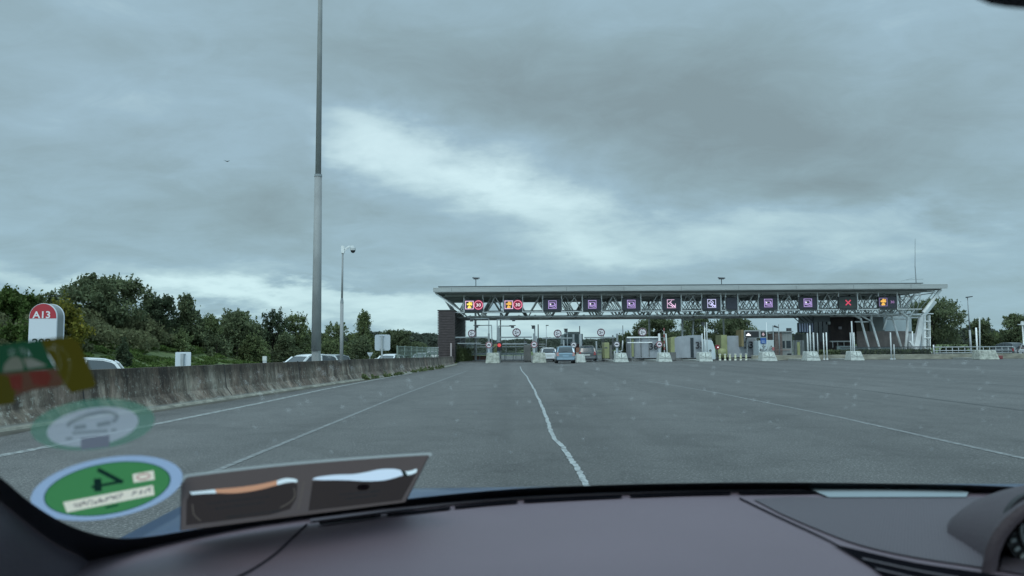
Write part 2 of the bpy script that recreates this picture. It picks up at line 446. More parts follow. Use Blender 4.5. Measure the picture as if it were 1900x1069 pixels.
# ================================================================ CONCRETE MEDIAN WALL
def wall_mat():
    m = bpy.data.materials.new('stained_wall_concrete'); m.use_nodes = True; nt = m.node_tree; N, L = nt.nodes, nt.links
    noise, ramp, mix = mix_nodes(nt); b = N['Principled BSDF']
    co = N.new('ShaderNodeTexCoord').outputs['Object']
    sp = N.new('ShaderNodeSeparateXYZ'); L.new(co, sp.inputs[0])
    base = ramp(noise(co, 1.1, 6, .72), (.3, (.062, .050, .040)), (.50, (.150, .128, .104)), (.68, (.30, .272, .222)))
    streak = ramp(noise(co, 2.2, 6, .75, (1, 1, .16), .5), (.34, (.26, .24, .23)), (.48, (.75, .72, .69)), (.60, G1(1.25)))
    streak2 = ramp(noise(co, 9, 4, .7, (1, 1, .07)), (.35, G1(.62)), (.6, G1(1.15)))
    lich = ramp(noise(co, 9, 6, .8), (.55, G1(0)), (.62, G1(1)))
    red = ramp(noise(co, .8, 4, .6, (1, 1, .3)), (.45, (1, 1, 1)), (.7, (1.12, .93, .88)))
    c = mix(base, streak, 1, 'MULTIPLY'); c = mix(c, streak2, .45, 'MULTIPLY'); c = mix(c, red, 1, 'MULTIPLY')
    c = mix(c, (.40, .41, .36), mixfac(nt, lich, .5))
    cap = ramp(mathadd(nt, sp.outputs[2], noise(co, 3, 6, .8), .5), (.78, G1(1)), (1.12, (.42, .41, .38)))
    c = mix(c, cap, 1, 'MULTIPLY')
    # pale band at the foot, dark stained cap
    foot = ramp(sp.outputs[2], (.0, G1(1)), (.05, G1(.9)), (.10, G1(0)), (1, G1(0)))
    c = mix(c, (.42, .42, .38), mixfac(nt, foot, .75))
    L.new(c, b.inputs['Base Color']); b.inputs['Roughness'].default_value = .9
    bp = N.new('ShaderNodeBump'); bp.inputs['Strength'].default_value = .6; bp.inputs['Distance'].default_value = .02
    L.new(noise(co, 7, 6, .75), bp.inputs['Height']); L.new(bp.outputs[0], b.inputs['Normal'])
    return m
def mathadd(nt, a, b, k):
    m = nt.nodes.new('ShaderNodeMath'); m.operation = 'MULTIPLY_ADD'; nt.links.new(b, m.inputs[0]); m.inputs[1].default_value = k; nt.links.new(a, m.inputs[2]); return m.outputs[0]
def mixfac(nt, col, k):
    s = nt.nodes.new('ShaderNodeSeparateColor'); nt.links.new(col, s.inputs[0])
    m = nt.nodes.new('ShaderNodeMath'); m.operation = 'MULTIPLY'; nt.links.new(s.outputs[0], m.inputs[0]); m.inputs[1].default_value = k
    return m.outputs[0]
WALLM = wall_mat()
root = thing('median_wall', 'long dark stained concrete safety wall running along the left edge of the plaza', 'wall', (-7.5, 10, 0))
prof = [(.0, .0), (-.02, .10), (-.17, .33), (-.25, 1.0), (-.44, 1.0), (-.50, .33), (-.66, .10), (-.68, -.6)]
rows = []
dn = dens(WALL[:-1], 6)
for p in dn:
    ht = float(np.interp(p.y, [10, 40, 62], [.90, .86, .74]))
    rows.append([(p.x + a, p.y, b * ht if b > 0 else b) for a, b in prof])
mb = MB(); mb.grid(rows); n = len(prof)
mb.f.append(tuple(range(len(mb.v) - n, len(mb.v)))); mb.mi.append(0)
mb.build('wall_body', WALLM, root, smooth=False)
gt = MB(); gt.grid([[(p.x - .02, p.y, .003), (p.x + .16 + .30 * (.8 + .2 * math.sin(p.y * 1.7)), p.y, .003)] for p in dn]); tag(gt.build('gutter', mat('dirty_gutter', (.075, .072, .058), .9, noise=(2.2, .5, 1.5, (1, .3, 1)))), kind='structure')
mb = MB()
for a, b in zip(dn, dn[1:]):
    mb.prism([(a.x, a.y, .0), (a.x + .08, a.y, .0), (a.x + .06, a.y, .035), (a.x - .01, a.y, .05)], (b.x - a.x, b.y - a.y, 0))
mb.build('footing', mat('pale_footing', (.30, .29, .24), .9, noise=(2.5, .4, 1.25)), root, fixn=True)
mb = MB()
for i, yj in enumerate([9, 15, 21.2, 27, 33, 39, 45, 51, 57]):
    x = float(np.interp(yj, [w.y for w in WALL], [w.x for w in WALL]))
    mb.prism([(x + a + .006, yj, b * .9 + .0) for a, b in prof[1:4]] + [(x + a - .03, yj, b * .9) for a, b in prof[1:4]][::-1], (0, .035, 0))
mb.build('joint', mat('open_joint', (.03, .03, .03), .9), root, fixn=True)

# ================================================================ FOLIAGE
def leaf_mat(name, dark, mid, light):
    m = bpy.data.materials.new(name); m.use_nodes = True; nt = m.node_tree; N, L = nt.nodes, nt.links
    noise, ramp, mix = mix_nodes(nt); b = N['Principled BSDF']
    geo = N.new('ShaderNodeNewGeometry'); co = N.new('ShaderNodeTexCoord').outputs['Object']
    c = ramp(geo.outputs['Random Per Island'], (0, dark), (.6, mid), (1, light))
    c2 = ramp(noise(co, .7, 3, .5), (.35, G1(.70)), (.65, G1(1.25)))
    L.new(mix(c, c2, 1, 'MULTIPLY'), b.inputs['Base Color'])
    b.inputs['Roughness'].default_value = .75; b.inputs['Specular IOR Level'].default_value = .12
    tl = N.new('ShaderNodeBsdfTranslucent'); L.new(b.inputs['Base Color'].links[0].from_socket, tl.inputs[0]); ms = N.new('ShaderNodeMixShader'); ms.inputs[0].default_value = .38
    L.new(b.outputs[0], ms.inputs[1]); L.new(tl.outputs[0], ms.inputs[2]); L.new(ms.outputs[0], N['Material Output'].inputs['Surface'])
    return m
LEAF = {
 'dark': leaf_mat('dark_foliage', (.105, .132, .075), (.128, .158, .085), (.155, .182, .095)),
 'mid': leaf_mat('mid_green_foliage', (.110, .142, .068), (.142, .178, .080), (.175, .208, .092)),
 'light': leaf_mat('light_green_foliage', (.050, .085, .022), (.080, .125, .034), (.125, .170, .055)),
 'yellow': leaf_mat('yellowing_foliage', (.085, .095, .020), (.165, .165, .030), (.28, .24, .045)),
 'grey': leaf_mat('grey_green_foliage', (.040, .060, .034), (.065, .088, .050), (.10, .125, .075)),
 'scrub': leaf_mat('olive_scrub', (.11, .122, .065), (.135, .15, .078), (.165, .178, .092)),
}
LEAF['far'] = leaf_mat('hazed_foliage', (.075, .092, .072), (.085, .102, .080), (.10, .118, .092))  # greyer leaf colours with distance haze painted in
BARK = mat('bark', (.055, .045, .035), .9, noise=(6, .6, 1.3))
def leaf_mesh(name, m, pos, size, rng, parent=None, off=(0, 0, 0), up=0.0):
    n = len(pos)
    a = rng.normal(size=(n, 3)); a[:, 2] *= .7; a /= np.linalg.norm(a, axis=1)[:, None]
    b = rng.normal(size=(n, 3)); b[:, 2] += up; b -= (a * b).sum(1)[:, None] * a; b /= np.linalg.norm(b, axis=1)[:, None]
    s = (size * rng.uniform(.55, 1.3, n))[:, None]
    v = np.stack([pos - a*s*.5, pos - b*s*.85, pos + a*s*.5, pos + b*s*.85], 1).reshape(-1, 3)
    me = bpy.data.meshes.new(name)
    me.vertices.add(4 * n); me.vertices.foreach_set('co', v.astype(np.float32).ravel())
    me.loops.add(4 * n); me.loops.foreach_set('vertex_index', np.arange(4 * n, dtype=np.int32))
    me.polygons.add(n); me.polygons.foreach_set('loop_start', np.arange(0, 4 * n, 4, dtype=np.int32))
    me.update(calc_edges=True); me.validate()
    me.materials.append(m)
    o = bpy.data.objects.new(name, me); COL.objects.link(o); o.location = off
    if parent: o.parent = parent
    return o
def tree(name, label, x, y, zb, ht, wd, leafm, seed, shape='round', dens_=1.0, leaf=.24, cat='tree', trunk=.25, group=None, lean=0):
    rng = np.random.default_rng(seed); rnd = random.Random(seed)
    r = thing(name, label, cat, (x, y, zb), group=group)
    rx = wd / 2
    cl = []
    nC = int((46 if shape != 'cone' else 34) * dens_ * max(1, (ht * wd / 40) ** .5))
    for i in range(nC):
        t = rnd.random()
        if shape == 'round':
            z = trunk * ht * .55 + (1 - trunk * .55) * ht * (t ** .8); q = (z / ht)
            rad = rx * math.sqrt(max(0.05, 1 - ((q - .48) / .55) ** 2))
        elif shape == 'cone':
            z = ht * (.06 + .92 * t); rad = rx * (1.06 - t) * (.8 + .5 * rnd.random())
        elif shape == 'bush':
            z = ht * t * .9; rad = rx * (1 - .55 * t * t)
        else:   # loose: separate leafy limbs with sky between
            z = ht * (.30 + .68 * t); rad = rx * math.sqrt(max(.08, 1 - ((t - .4) / .72) ** 2))
        an = rnd.uniform(0, 2 * math.pi); k = rnd.random() ** .45
        cr = rnd.uniform(.12, .24) * min(wd, ht) * (.62 if shape == 'loose' else .85)
        if shape == 'cone': cr *= .75
        cl.append(((rad - cr * .5) * k * math.cos(an) + lean * z, (rad - cr * .5) * k * math.sin(an), min(z, ht - cr * .75), cr))
    # a handful of small clumps breaking the outline
    for i in range(int(14 * dens_)):
        c = rnd.choice(cl); an = rnd.uniform(0, 6.28)
        cl.append((c[0] + math.cos(an) * c[3], c[1] + math.sin(an) * c[3], c[2] + rnd.uniform(.2, 1.0) * c[3], c[3] * .42))
    P = []
    for cx, cy, cz, cr in cl:
        n = int(26 + 130 * (cr / (leaf * 4)) ** 2 * (.42 if shape == 'loose' else .9))
        d = rng.normal(size=(n, 3)); d /= np.linalg.norm(d, axis=1)[:, None]
        rr = cr * rng.uniform(.25, 1.0, n) ** .5 * (1 + .25 * rng.normal(size=n))
        p = d * rr[:, None] * np.array([1, 1, .8]) + np.array([cx, cy, cz]); P.append(p)
    # upright shoots on top
    for i in range(int(60 * dens_)):
        c = rnd.choice(cl[:nC]); h = rnd.uniform(.2, .7) * (1.2 if shape == 'bush' else .8)
        bx, by = c[0] + rnd.uniform(-.5, .5) * c[3], c[1] + rnd.uniform(-.5, .5) * c[3]
        k = np.linspace(0, 1, 9)[:, None]
        P.append(np.array([bx, by, c[2] + c[3] * .6]) + k * np.array([rnd.uniform(-.2, .2), 0, h]) + rng.normal(size=(9, 3)) * .05)
    P = np.concatenate(P); P = P[P[:, 2] > 0.02 * ht]
    leaf_mesh('crown', LEAF[leafm], P, leaf, rng, r)
    mb = MB(); tr = .035 * ht * .8
    top = Vector((lean * ht * .6, 0, ht * .62)); mb.tube((0, 0, -.3), (0, 0, ht * .25), tr, tr * .75, 8); mb.tube((0, 0, ht * .25), top, tr * .75, tr * .3, 8)
    for c in rnd.sample(cl, min(len(cl), 12)):
        z0 = min(c[2] * .6, ht * .55); mb.tube((lean * z0, 0, max(z0, .15 * ht)), (c[0], c[1], c[2]), tr * .38, tr * .10, 5)
    mb.build('trunk', BARK, r, off=(0, 0, 0), smooth=True)
    return r
def tree_px(name, label, px, Y, top, wpx, leafm, seed, **k):
    k['leaf'] = k.get('leaf', .24) * .68; top += 8
    x = X_(px, Y); zb = H(x, Y); zt = W(px, top, Y).z
    return tree(name, label, x, Y, zb, zt - zb, wpx * Y / F, leafm, seed, **k)

# embankment trees and tall shrubs on the left, near to far
tree_px('broadleaf_tree', 'big rounded dark green tree, the tallest on the left embankment', 192, 60, 510, 175, 'dark', 11, dens_=2.0, leaf=.22, trunk=.1)
tree_px('shrub', 'yellowing bushy shrub right of the red topped road marker', 118, 47, 556, 105, 'yellow', 12, shape='bush', dens_=1.1, leaf=.2, cat='shrub')
tree_px('broadleaf_tree', 'light green willowy tree at the far left edge behind the road marker', 18, 50, 536, 120, 'light', 13, dens_=1.3, leaf=.2)
tree_px('broadleaf_tree', 'mid green bushy tree with thin upright shoots between the marker and the big dark tree', 72, 58, 545, 80, 'mid', 14, shape='round', dens_=1.0, leaf=.2)
tree_px('broadleaf_tree', 'slender loose tree just right of the big rounded dark tree', 292, 66, 546, 80, 'grey', 15, shape='loose', dens_=1.5, leaf=.2)
tree_px('broadleaf_tree', 'pointed dark tree second to the right of the big rounded tree', 344, 68, 546, 84, 'dark', 16, shape='cone', dens_=2.2, leaf=.22)
tree_px('broadleaf_tree', 'bushy dark tree with spiky shoots left of centre of the embankment row', 382, 70, 582, 70, 'mid', 17, dens_=1.1, leaf=.2)
tree_px('broadleaf_tree', 'broad dark tree with a ragged top midway between road marker and lighting mast', 440, 74, 572, 95, 'dark', 18, dens_=1.3, leaf=.22)
tree_px('broadleaf_tree', 'thin pale tree with feathery top left of the lighting mast', 506, 78, 570, 62, 'grey', 19, shape='loose', dens_=1.5, leaf=.2)
tree_px('broadleaf_tree', 'twiggy tree standing directly left of the lighting mast', 550, 80, 576, 56, 'mid', 20, shape='loose', dens_=1.5, leaf=.2)
tree_px('broadleaf_tree', 'spreading tree behind the tall camera pole', 628, 96, 592, 62, 'mid', 21, dens_=1.1, shape='loose', leaf=.24)
tree_px('conifer_tree', 'sparse pointed light tree between camera pole and square sign', 675, 100, 572, 74, 'mid', 22, shape='cone', dens_=1.5, leaf=.24)
tree_px('broadleaf_tree', 'dense dark rounded tree behind the square white sign', 735, 105, 608, 74, 'dark', 23, dens_=1.4, leaf=.26, trunk=.1)
tree_px('broadleaf_tree', 'dark tree sloping down right of the dense rounded tree', 768, 120, 630, 42, 'dark', 24, dens_=.9, leaf=.28, trunk=.1)
# shrubs at the foot of the embankment
for i, (px, Y, top, w, lm, lab) in enumerate([
    (228, 47, 636, 30, 'grey', 'small dark bush low on the grass left of the white sign back'),
    (336, 62, 612, 62, 'mid', 'bush right behind the small white sign back'),
    (402, 68, 618, 76, 'dark', 'wide low dark bush right of the small white sign back'),
    (470, 72, 616, 70, 'mid', 'round bush behind the small white marker post'),
    (534, 76, 612, 66, 'dark', 'dark bush at the foot of the embankment left of the lighting mast'),
    (616, 74, 622, 60, 'mid', 'bush between the lighting mast and the camera pole'),
    (668, 78, 616, 62, 'dark', 'dark bush between the camera pole and the square sign'),
    (265, 60, 590, 90, 'scrub', 'olive scrub bush on the slope below the big rounded tree'),
    (150, 54, 606, 80, 'scrub', 'olive scrub bush just right of the red topped marker'),
    (30, 42, 596, 90, 'light', 'light green bush at the left edge below the willowy tree')]):
    tree_px('shrub', lab, px, Y, top, w, lm, 40 + i, shape='bush', dens_=.9, leaf=.17, cat='shrub')
# trees behind the toll canopy and on the right
for i, (px, Y, top, w, lm, sh, lab) in enumerate([
    (1222, 128, 582, 92, 'dark', 'round', 'big dark tree behind the canopy above booth 36'),
    (1160, 126, 612, 36, 'dark', 'round', 'small round dark tree left of booth 36 behind the canopy'),
    (1296, 132, 578, 70, 'dark', 'loose', 'open crowned tree behind the canopy above booth 35'),
    (1362, 130, 582, 84, 'dark', 'round', 'broad dark tree behind the canopy above booth 33'),
    (1486, 134, 622, 30, 'dark', 'round', 'small dark tree beside the blue striped annex'),
    (1733, 112, 548, 118, 'dark', 'loose', 'large spreading tree with gaps in its crown right of the canopy end'),
    (1712, 118, 560, 60, 'dark', 'round', 'dense dark tree directly behind the ladder tower'),
    (1820, 118, 588, 46, 'dark', 'round', 'compact oval tree behind the leaning white pole'),
    (1856, 124, 612, 50, 'mid', 'loose', 'low lighter tree between the oval tree and the right edge tree'),
    (1893, 112, 578, 66, 'dark', 'round', 'tall dark tree at the right edge of the view'),
    (1770, 116, 634, 60, 'dark', 'bush', 'low dark bush behind the railing under the street lamp')]):
    tree_px('broadleaf_tree' if sh != 'bush' else 'shrub', lab, px, Y, top, w, lm, 70 + i, shape=sh, dens_=1.5, leaf=.27, cat='tree' if sh != 'bush' else 'shrub')
# under-storey that reads as one mass
def mass(name, label, pts, leafm, seed, leaf=.2, dens_=1.0):
    rng = np.random.default_rng(seed); P = []
    for x, y, z, r, h in pts:
        n = int(160 * dens_ * (r * 2) ** 1.6)
        d = rng.normal(size=(n, 3)); d /= np.linalg.norm(d, axis=1)[:, None]; d[:, 2] = np.abs(d[:, 2])
        P.append(d * (rng.uniform(.3, 1, n) ** .4)[:, None] * np.array([r, r, h]) + np.array([x, y, z]))
    o = leaf_mesh(name, LEAF[leafm], np.concatenate(P), leaf, rng); return tag(o, label, 'vegetation', kind='stuff')
rnd = random.Random(5)
def band(px0, px1, Y0, Y1, n, h0, h1, r0, r1):
    out = []
    for i in range(n):
        t = rnd.random(); px = px0 + (px1 - px0) * t; Y = Y0 + (Y1 - Y0) * t + rnd.uniform(-5, 6)
        x = X_(px, Y); out.append((x, Y, H(x, Y) - .1, rnd.uniform(r0, r1), rnd.uniform(h0, h1)))
    return out
mass('undergrowth', 'dark tangled undergrowth between the trees of the left embankment', band(-60, 800, 60, 125, 130, 1.6, 3.4, 1.2, 2.4), 'dark', 1, .24)
mass('slope_scrub', 'olive green scrub covering the slope under the trees', [(x_, y_, H(x_, y_) - .1, rnd.uniform(.8, 1.9), rnd.uniform(.5, 1.6)) for x_, y_ in [(rnd.uniform(-46, -25.5), rnd.uniform(38, 112)) for _ in range(330)]], 'scrub', 2, .16)
mass('tall_grass', 'tall grass and weeds along the foot of the embankment', [(x_, y_, H(x_, y_), rnd.uniform(.3, .9), rnd.uniform(.10, .32)) for x_, y_ in [(rnd.uniform(-28, -18.7), rnd.uniform(34, 110)) for _ in range(520)]], 'light', 3, .10)
mass('far_wood', 'far dark belt of trees on the horizon', [(X_(px, 330), 330 + rnd.uniform(-20, 20), 2.2, 9, rnd.uniform(4, 7.5)) for px in range(-250, 850, 22)] + [(X_(px, 420), 420, 3, 11, rnd.uniform(2, 5)) for px in range(840, 1190, 16)] + [(X_(px, 300), 300, 1, 9, rnd.uniform(4, 8)) for px in range(1180, 2500, 22)], 'far', 4, 1.0, .20)
mass('far_scrub', 'olive grey scrub covering the low hillside beyond the toll lanes', [(X_(px, 235 + dy), 235 + dy, -.3 + dy * .05, 6, 1.2 + .03 * dy + (1.6 if px > 1010 else 0)) for px in range(860, 1300, 12) for dy in (-25, 0, 22)], 'far', 8, .6, .26)
ws_ = []
for i in range(46):
    t = rnd.random(); y = 34 + 24 * t; x = float(np.interp(y, [w.y for w in WALL], [w.x for w in WALL])) + rnd.uniform(-.02, .16)
    ws_.append((x, y, 0, rnd.uniform(.06, .16), rnd.uniform(.08, .30)))
for i in range(22): ws_.append((X_(860, 90) + rnd.uniform(-.9, .5), rnd.uniform(90, 99), 0, rnd.uniform(.3, .8), rnd.uniform(.8, 2.0)))
mass('roadside_weeds', 'weeds growing along the foot of the concrete wall and the slatted tower', ws_, 'mid', 6, .07, 2.5)

# ================================================================ TOLL CANOPY
XL, XR = X_(804, 88), X_(1763, 88)
UPZ = .17
can = thing('toll_canopy', 'long flat grey toll plaza canopy on white steel trusses spanning all the lanes', 'canopy', (19.5, 95, 0))
ROOFM = mat('pale_roof_cladding', (.34, .37, .365), .55, .1, noise=(.5, .85, 1.08, (1, 1, 6)))
ROOFD = mat('dark_roof_edge', (.10, .115, .12), .6)  # dark tone of the roof edge strips and fascia joints
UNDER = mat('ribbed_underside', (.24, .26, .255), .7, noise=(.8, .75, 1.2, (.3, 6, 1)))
# main slab: rounded front fascia, sloping left end
mb = MB(); y0, y1 = 88.0, 104.0
mb.hexa([(XL, y0+.05, 7.52), (XR, y0+.05, 7.52), (XR-1.5, y1, 7.62), (XL+.5, y1, 7.62), (XL, y0, 7.95), (XR, y0, 7.95), (XR-1.5, y1, 8.0), (XL+.5, y1, 8.0)])
mb.build('roof_slab', ROOFM, can)
mb = MB(); mb.box((XL-.02, y0-.10, 7.54), (XR+.02, y0-.02, 7.90)); mb.tube((XL-.02, y0-.06, 7.93), (XR+.02, y0-.06, 7.93), .05, n=8)
mb.box((XL, y0-.14, 7.46), (XR, y0-.08, 7.52)); mb.build('fascia', ROOFM, can)
for i in range(9):
    x = XL + 2 + i * 6.3
    MB().box((x, y0-.112, 7.51), (x + .03, y0-.101, 7.93)).build('fascia_joint', ROOFD, can)
mb = MB(); mb.box((XL + .3, y0 + .2, 7.40), (XR - .5, y1 - .3, 7.50))
for k in range(30): mb.box((XL + .4, y0 + .4 + k * .52, 7.33), (XR - .6, y0 + .55 + k * .52, 7.398))
mb.build('soffit', UNDER, can)
mb = MB(); mb.box((X_(815, 92), 91.8, 8.02), (X_(1710, 92), 102.5, 8.32)); mb.build('upper_roof', ROOFM, can)
mb = MB(); mb.box((X_(815, 92) - .1, 91.65, 8.325), (X_(1716, 92), 102.6, 8.43)); mb.box((X_(818, 92), 91.9, 7.955), (X_(1700, 92), 102, 8.018)); mb.build('roof_edge', ROOFD, can)
# front frame: top rail, bottom rails, vertical posts
TY = 90.0
def zt(): return 7.36
ZT, ZB = 7.28, 5.30
posts_px = [861, 896, 934, 969.5, 1007, 1042, 1080.5, 1116, 1154, 1189, 1228, 1264, 1302, 1337.5, 1346.5, 1369, 1408, 1443.5, 1482, 1517, 1556, 1591, 1630, 1665]
mb = MB(); mb.tube((X_(826, TY), TY, ZT), (X_(1746, TY), TY, ZT), .075, n=8); mb.build('top_rail', WSTEEL, can, smooth=True)
for px in posts_px:
    x = X_(px, TY, 560); MB().box((x-.065, TY-.06, ZB), (x+.065, TY+.05, ZT)).build('frame_post', WSTEEL, can)
gaps = [(896, 934), (969.5, 1007), (1042, 1080.5), (1116, 1154), (1189, 1228), (1264, 1302), (1337.5, 1346.5), (1369, 1408), (1443.5, 1482), (1517, 1556), (1591, 1630), (1665, 1712)]
for a, b in gaps:
    MB().box((X_(a, TY, 580)+.052, TY-.045, ZB-.02), (X_(b, TY, 580)-.052, TY+.045, ZB+.08)).build('bottom_rail', WSTEEL, can)
MB().box((X_(838, TY, 580), TY-.045, ZB-.02), (X_(861, TY, 580)-.052, TY+.045, ZB+.08)).build('bottom_rail', WSTEEL, can)
# space truss behind: pyramids between a top grid (z 7.2) and bottom chords (z 5.0)
Z1, Z2, MOD = 7.18, 4.88, 2.78
x0 = X_(891, 93) - MOD * 1; nx = int((X_(1700, 93) - x0) / MOD) + 1
rowsY = [92.2, 95.0, 97.8, 100.6]
chord = MB(); diag = MB(); low = MB()
for j, y in enumerate(rowsY):
    diag_left = x0 - MOD / 2
    chord.tube((XL + .6, y - 1.3, Z1), (XR - 1.5, y - 1.3, Z1), .07, n=6)
    low.tube((x0 - 1.2, y, Z2), (x0 + (nx - 1) * MOD + 2.0, y, Z2), .075, n=6)
    for i in range(nx):
        x = x0 + i * MOD
        for sx in (-1, 1):
            for sy in (-1, 1):
                diag.tube((x, y, Z2), (x + sx * MOD / 2, y + sy * 1.35, Z1), .05, n=5)
chord.tube((XL + .6, rowsY[-1] + 1.4, Z1), (XR - 1.5, rowsY[-1] + 1.4, Z1), .07, n=6)
cross = MB()
for i in range(nx + 1):
    x = x0 + (i - .5) * MOD
    cross.tube((x, 90.8, Z1), (x, 102.0, Z1), .05, n=5)
    if i < nx: cross.tube((x0 + i * MOD, 92.2, Z2), (x0 + i * MOD, 100.6, Z2), .05, n=5)
chord.build('top_chord', WSTEEL, can, smooth=True); low.build('bottom_chord', WSTEEL, can, smooth=True)
diag.build('diagonal_brace', mat('brace_paint', (.46, .49, .48), .5), can, smooth=True); cross.build('cross_member', GSTEEL, can, smooth=True)
# front diagonals in the gap bays, light tubes as in the picture
for i, (a, b) in enumerate(gaps[:-1]):
    if b - a < 20: continue
    xa, xb = X_(a, TY, 560) + .05, X_(b, TY, 560) - .05; xm = (xa + xb) / 2
    mb = MB(); q = [(.18, .62), (.38, .90), (.12, .78)][i % 3]
    mb.tube((xa + (xb-xa)*q[0], 91.0, ZB + .1), (xa + (xb-xa)*q[1], 90.6, ZT), .06, n=6)
    if i % 3 != 1: mb.tube((xb - .1, 91.0, ZB + .5), (xa + (xb-xa)*.55, 90.6, ZT), .06, n=6)
    mb.build('front_diagonal', WSTEEL, can, smooth=True)
# slatted ceiling hung under the lower chords
mb = MB()
for k in range(13):
    y = 93.2 + k * .68
    mb.box((X_(868, 97) + .2, y + .6, 5.03), (X_(1605, 97), y + .94, 5.09))
mb.build('slatted_ceiling', mat('ceiling_slats', (.68, .71, .70), .6, noise=(.6, .7, 1.2, (1, .2, 1))), can)
mb = MB()
for k in range(24): mb.box((X_(868, 97) + .4 + k * 1.9, 93.6, 5.095), (X_(868, 97) + .52 + k * 1.9, 102.2, 5.16))
mb.box((X_(868, 97) + .1, 93.5, 5.0), (X_(1605, 97), 93.65, 5.06)); mb.build('ceiling_carrier', WSTEEL, can)
MB().box((X_(862, 92), 92.2, 5.36), (X_(1690, 92), 92.5, 5.62)).build('walkway', mat('walkway_grating', (.30, .33, .33), .7), can)
# raking struts at both ends
for k, y in enumerate([88.6, 91.0, 93.6, 96.4, 99.2, 102]):
    MB().bar((XL + .15 + k * .15, y, 7.42), (XL + 2.9, y, 5.35), .14, .20).build('raking_strut', WSTEEL, can)
for y in (88.8, 94.2, 99.6):
    mb = MB(); mb.bar((XR - .3, y, 7.42), (X_(1706, 90), y, 4.9), .26, .26); mb.bar((XR - .3, y, 7.42), (X_(1715, 90), y, 7.3), .12)
    mb.bar((X_(1740, 90), y, 6.5), (X_(1722, 90), y, 7.3), .10); mb.build('raking_strut', WSTEEL, can)
mb = MB()
for k in range(9):
    xa = X_(1672 + k * 7, 91.5)
    mb.tube((xa, 91 + k * .9, 5.2), (xa + .6 - (k % 3) * .7, 91 + k * .9, 7.2), .055, n=6)
    mb.tube((xa, 91 + k * .9, 5.2), (xa - .9 + (k % 2) * .3, 92 + k * .8, 7.2), .055, n=6)
mb.build('end_lattice', WSTEEL, can, smooth=True)
# columns
def low(a, b):
    a, b = Vector(a), Vector(b)
    return a if a.z > 1.3 else b + (a - b) * ((b.z + .35) / (b.z - a.z))
def col_tube(pts, r=.11):
    pts = [Vector(p) for p in pts]; pts[0] = low(pts[0], pts[1])
    m_ = MB(); m_.path(pts, r, 8); m_.build('column', WSTEEL, can, smooth=True)
for px in (882.5, 929): col_tube([(X_(px, 104), 104, 0), (X_(px, 104), 104, 7.5)], .14 if px < 900 else .08)
for px in (1205.5, 1344): col_tube([(X_(px, 104), 104, 0), (X_(px, 104), 104, 7.5)], .11)
for px in (1258, 1481): pass
col_tube([W(1266, 672, 97), W(1266, 595, 97), W(1257, 577, 97)], .12)
col_tube([W(1283, 672, 97), W(1287, 595, 97), W(1299, 577, 97)], .12)
col_tube([W(1266, 596, 97), W(1287, 596, 97)], .08)
for (b, k, t1, t2) in [((1634, 655), (1617, 599), (1617, 583), (1586, 582)), ((1614, 655), (1597, 594), (1575, 583), None),
                       ((1674, 652), (1655, 590), (1640, 580), (1652, 578)), ((1640, 615), (1645, 593), (1655, 578), None)]:
    col_tube([W(*b, 93), W(*k, 93), W(*t1, 93)], .13)
    if t2: col_tube([W(*k, 93), W(*t2, 93)], .10)
col_tube([W(1586, 600, 93.2), W(1612, 600, 93.2)], .08); col_tube([W(1642, 595, 93.2), W(1682, 595, 93.2)], .07)
col_tube([W(1680, 660, 92), W(1685, 592, 92), W(1665, 578, 92)], .15); col_tube([W(1685, 592, 92), W(1697, 578, 92)], .09)
col_tube([W(1682, 592, 92), W(1710, 592, 92)], .10)
mb = MB(); mb.bar(low(W(1698, 655, 91), W(1710, 592, 91)), W(1710, 592, 91), .55, .4); mb.bar(low(W(1714, 655, 91), W(1711, 592, 91)), W(1711, 592, 91), .30, .3); mb.bar(W(1710, 592, 91), W(1735, 562, 91), .38, .3)
mb.bar(W(1688, 636, 91), W(1703, 655, 91), .22); mb.build('main_support', WSTEEL, can)
mb = MB(); mb.box((X_(1683, 92.3, 626), 92.0, -.3), (X_(1716, 92.3), 92.3, 2.65)); mb.build('support_plate', mat('pale_panel', (.50, .53, .54), .5), can)

can.location.z += UPZ
# ladder tower at the right end
lad = thing('ladder_tower', 'open steel ladder tower under the right end of the canopy', 'ladder', W(1719, 664, 90))
mb = MB()
for px in (1715.5, 1718, 1726): mb.bar(W(px, 662, 90), W(px - 1, 585, 90), .10)
mb.bar(W(1722, 662, 91), W(1722, 585, 91), .08); mb.build('upright', WSTEEL, lad, fixn=True)
mb = MB()
for py in (596, 611, 627): mb.bar(W(1713, py, 89.9), W(1727, py, 89.9), .10)
mb.build('platform_rail', WSTEEL, lad)
mb = MB()
for k in range(16): mb.bar(W(1718, 586 + 4.6 * k, 90.06), W(1722, 586 + 4.6 * k, 90.06), .045)
mb.build('rung', GSTEEL, lad)
mb = MB(); mb.bar(W(1716, 645, 89.8), W(1728, 655, 89.8), .12); mb.build('kicker', WSTEEL, lad)

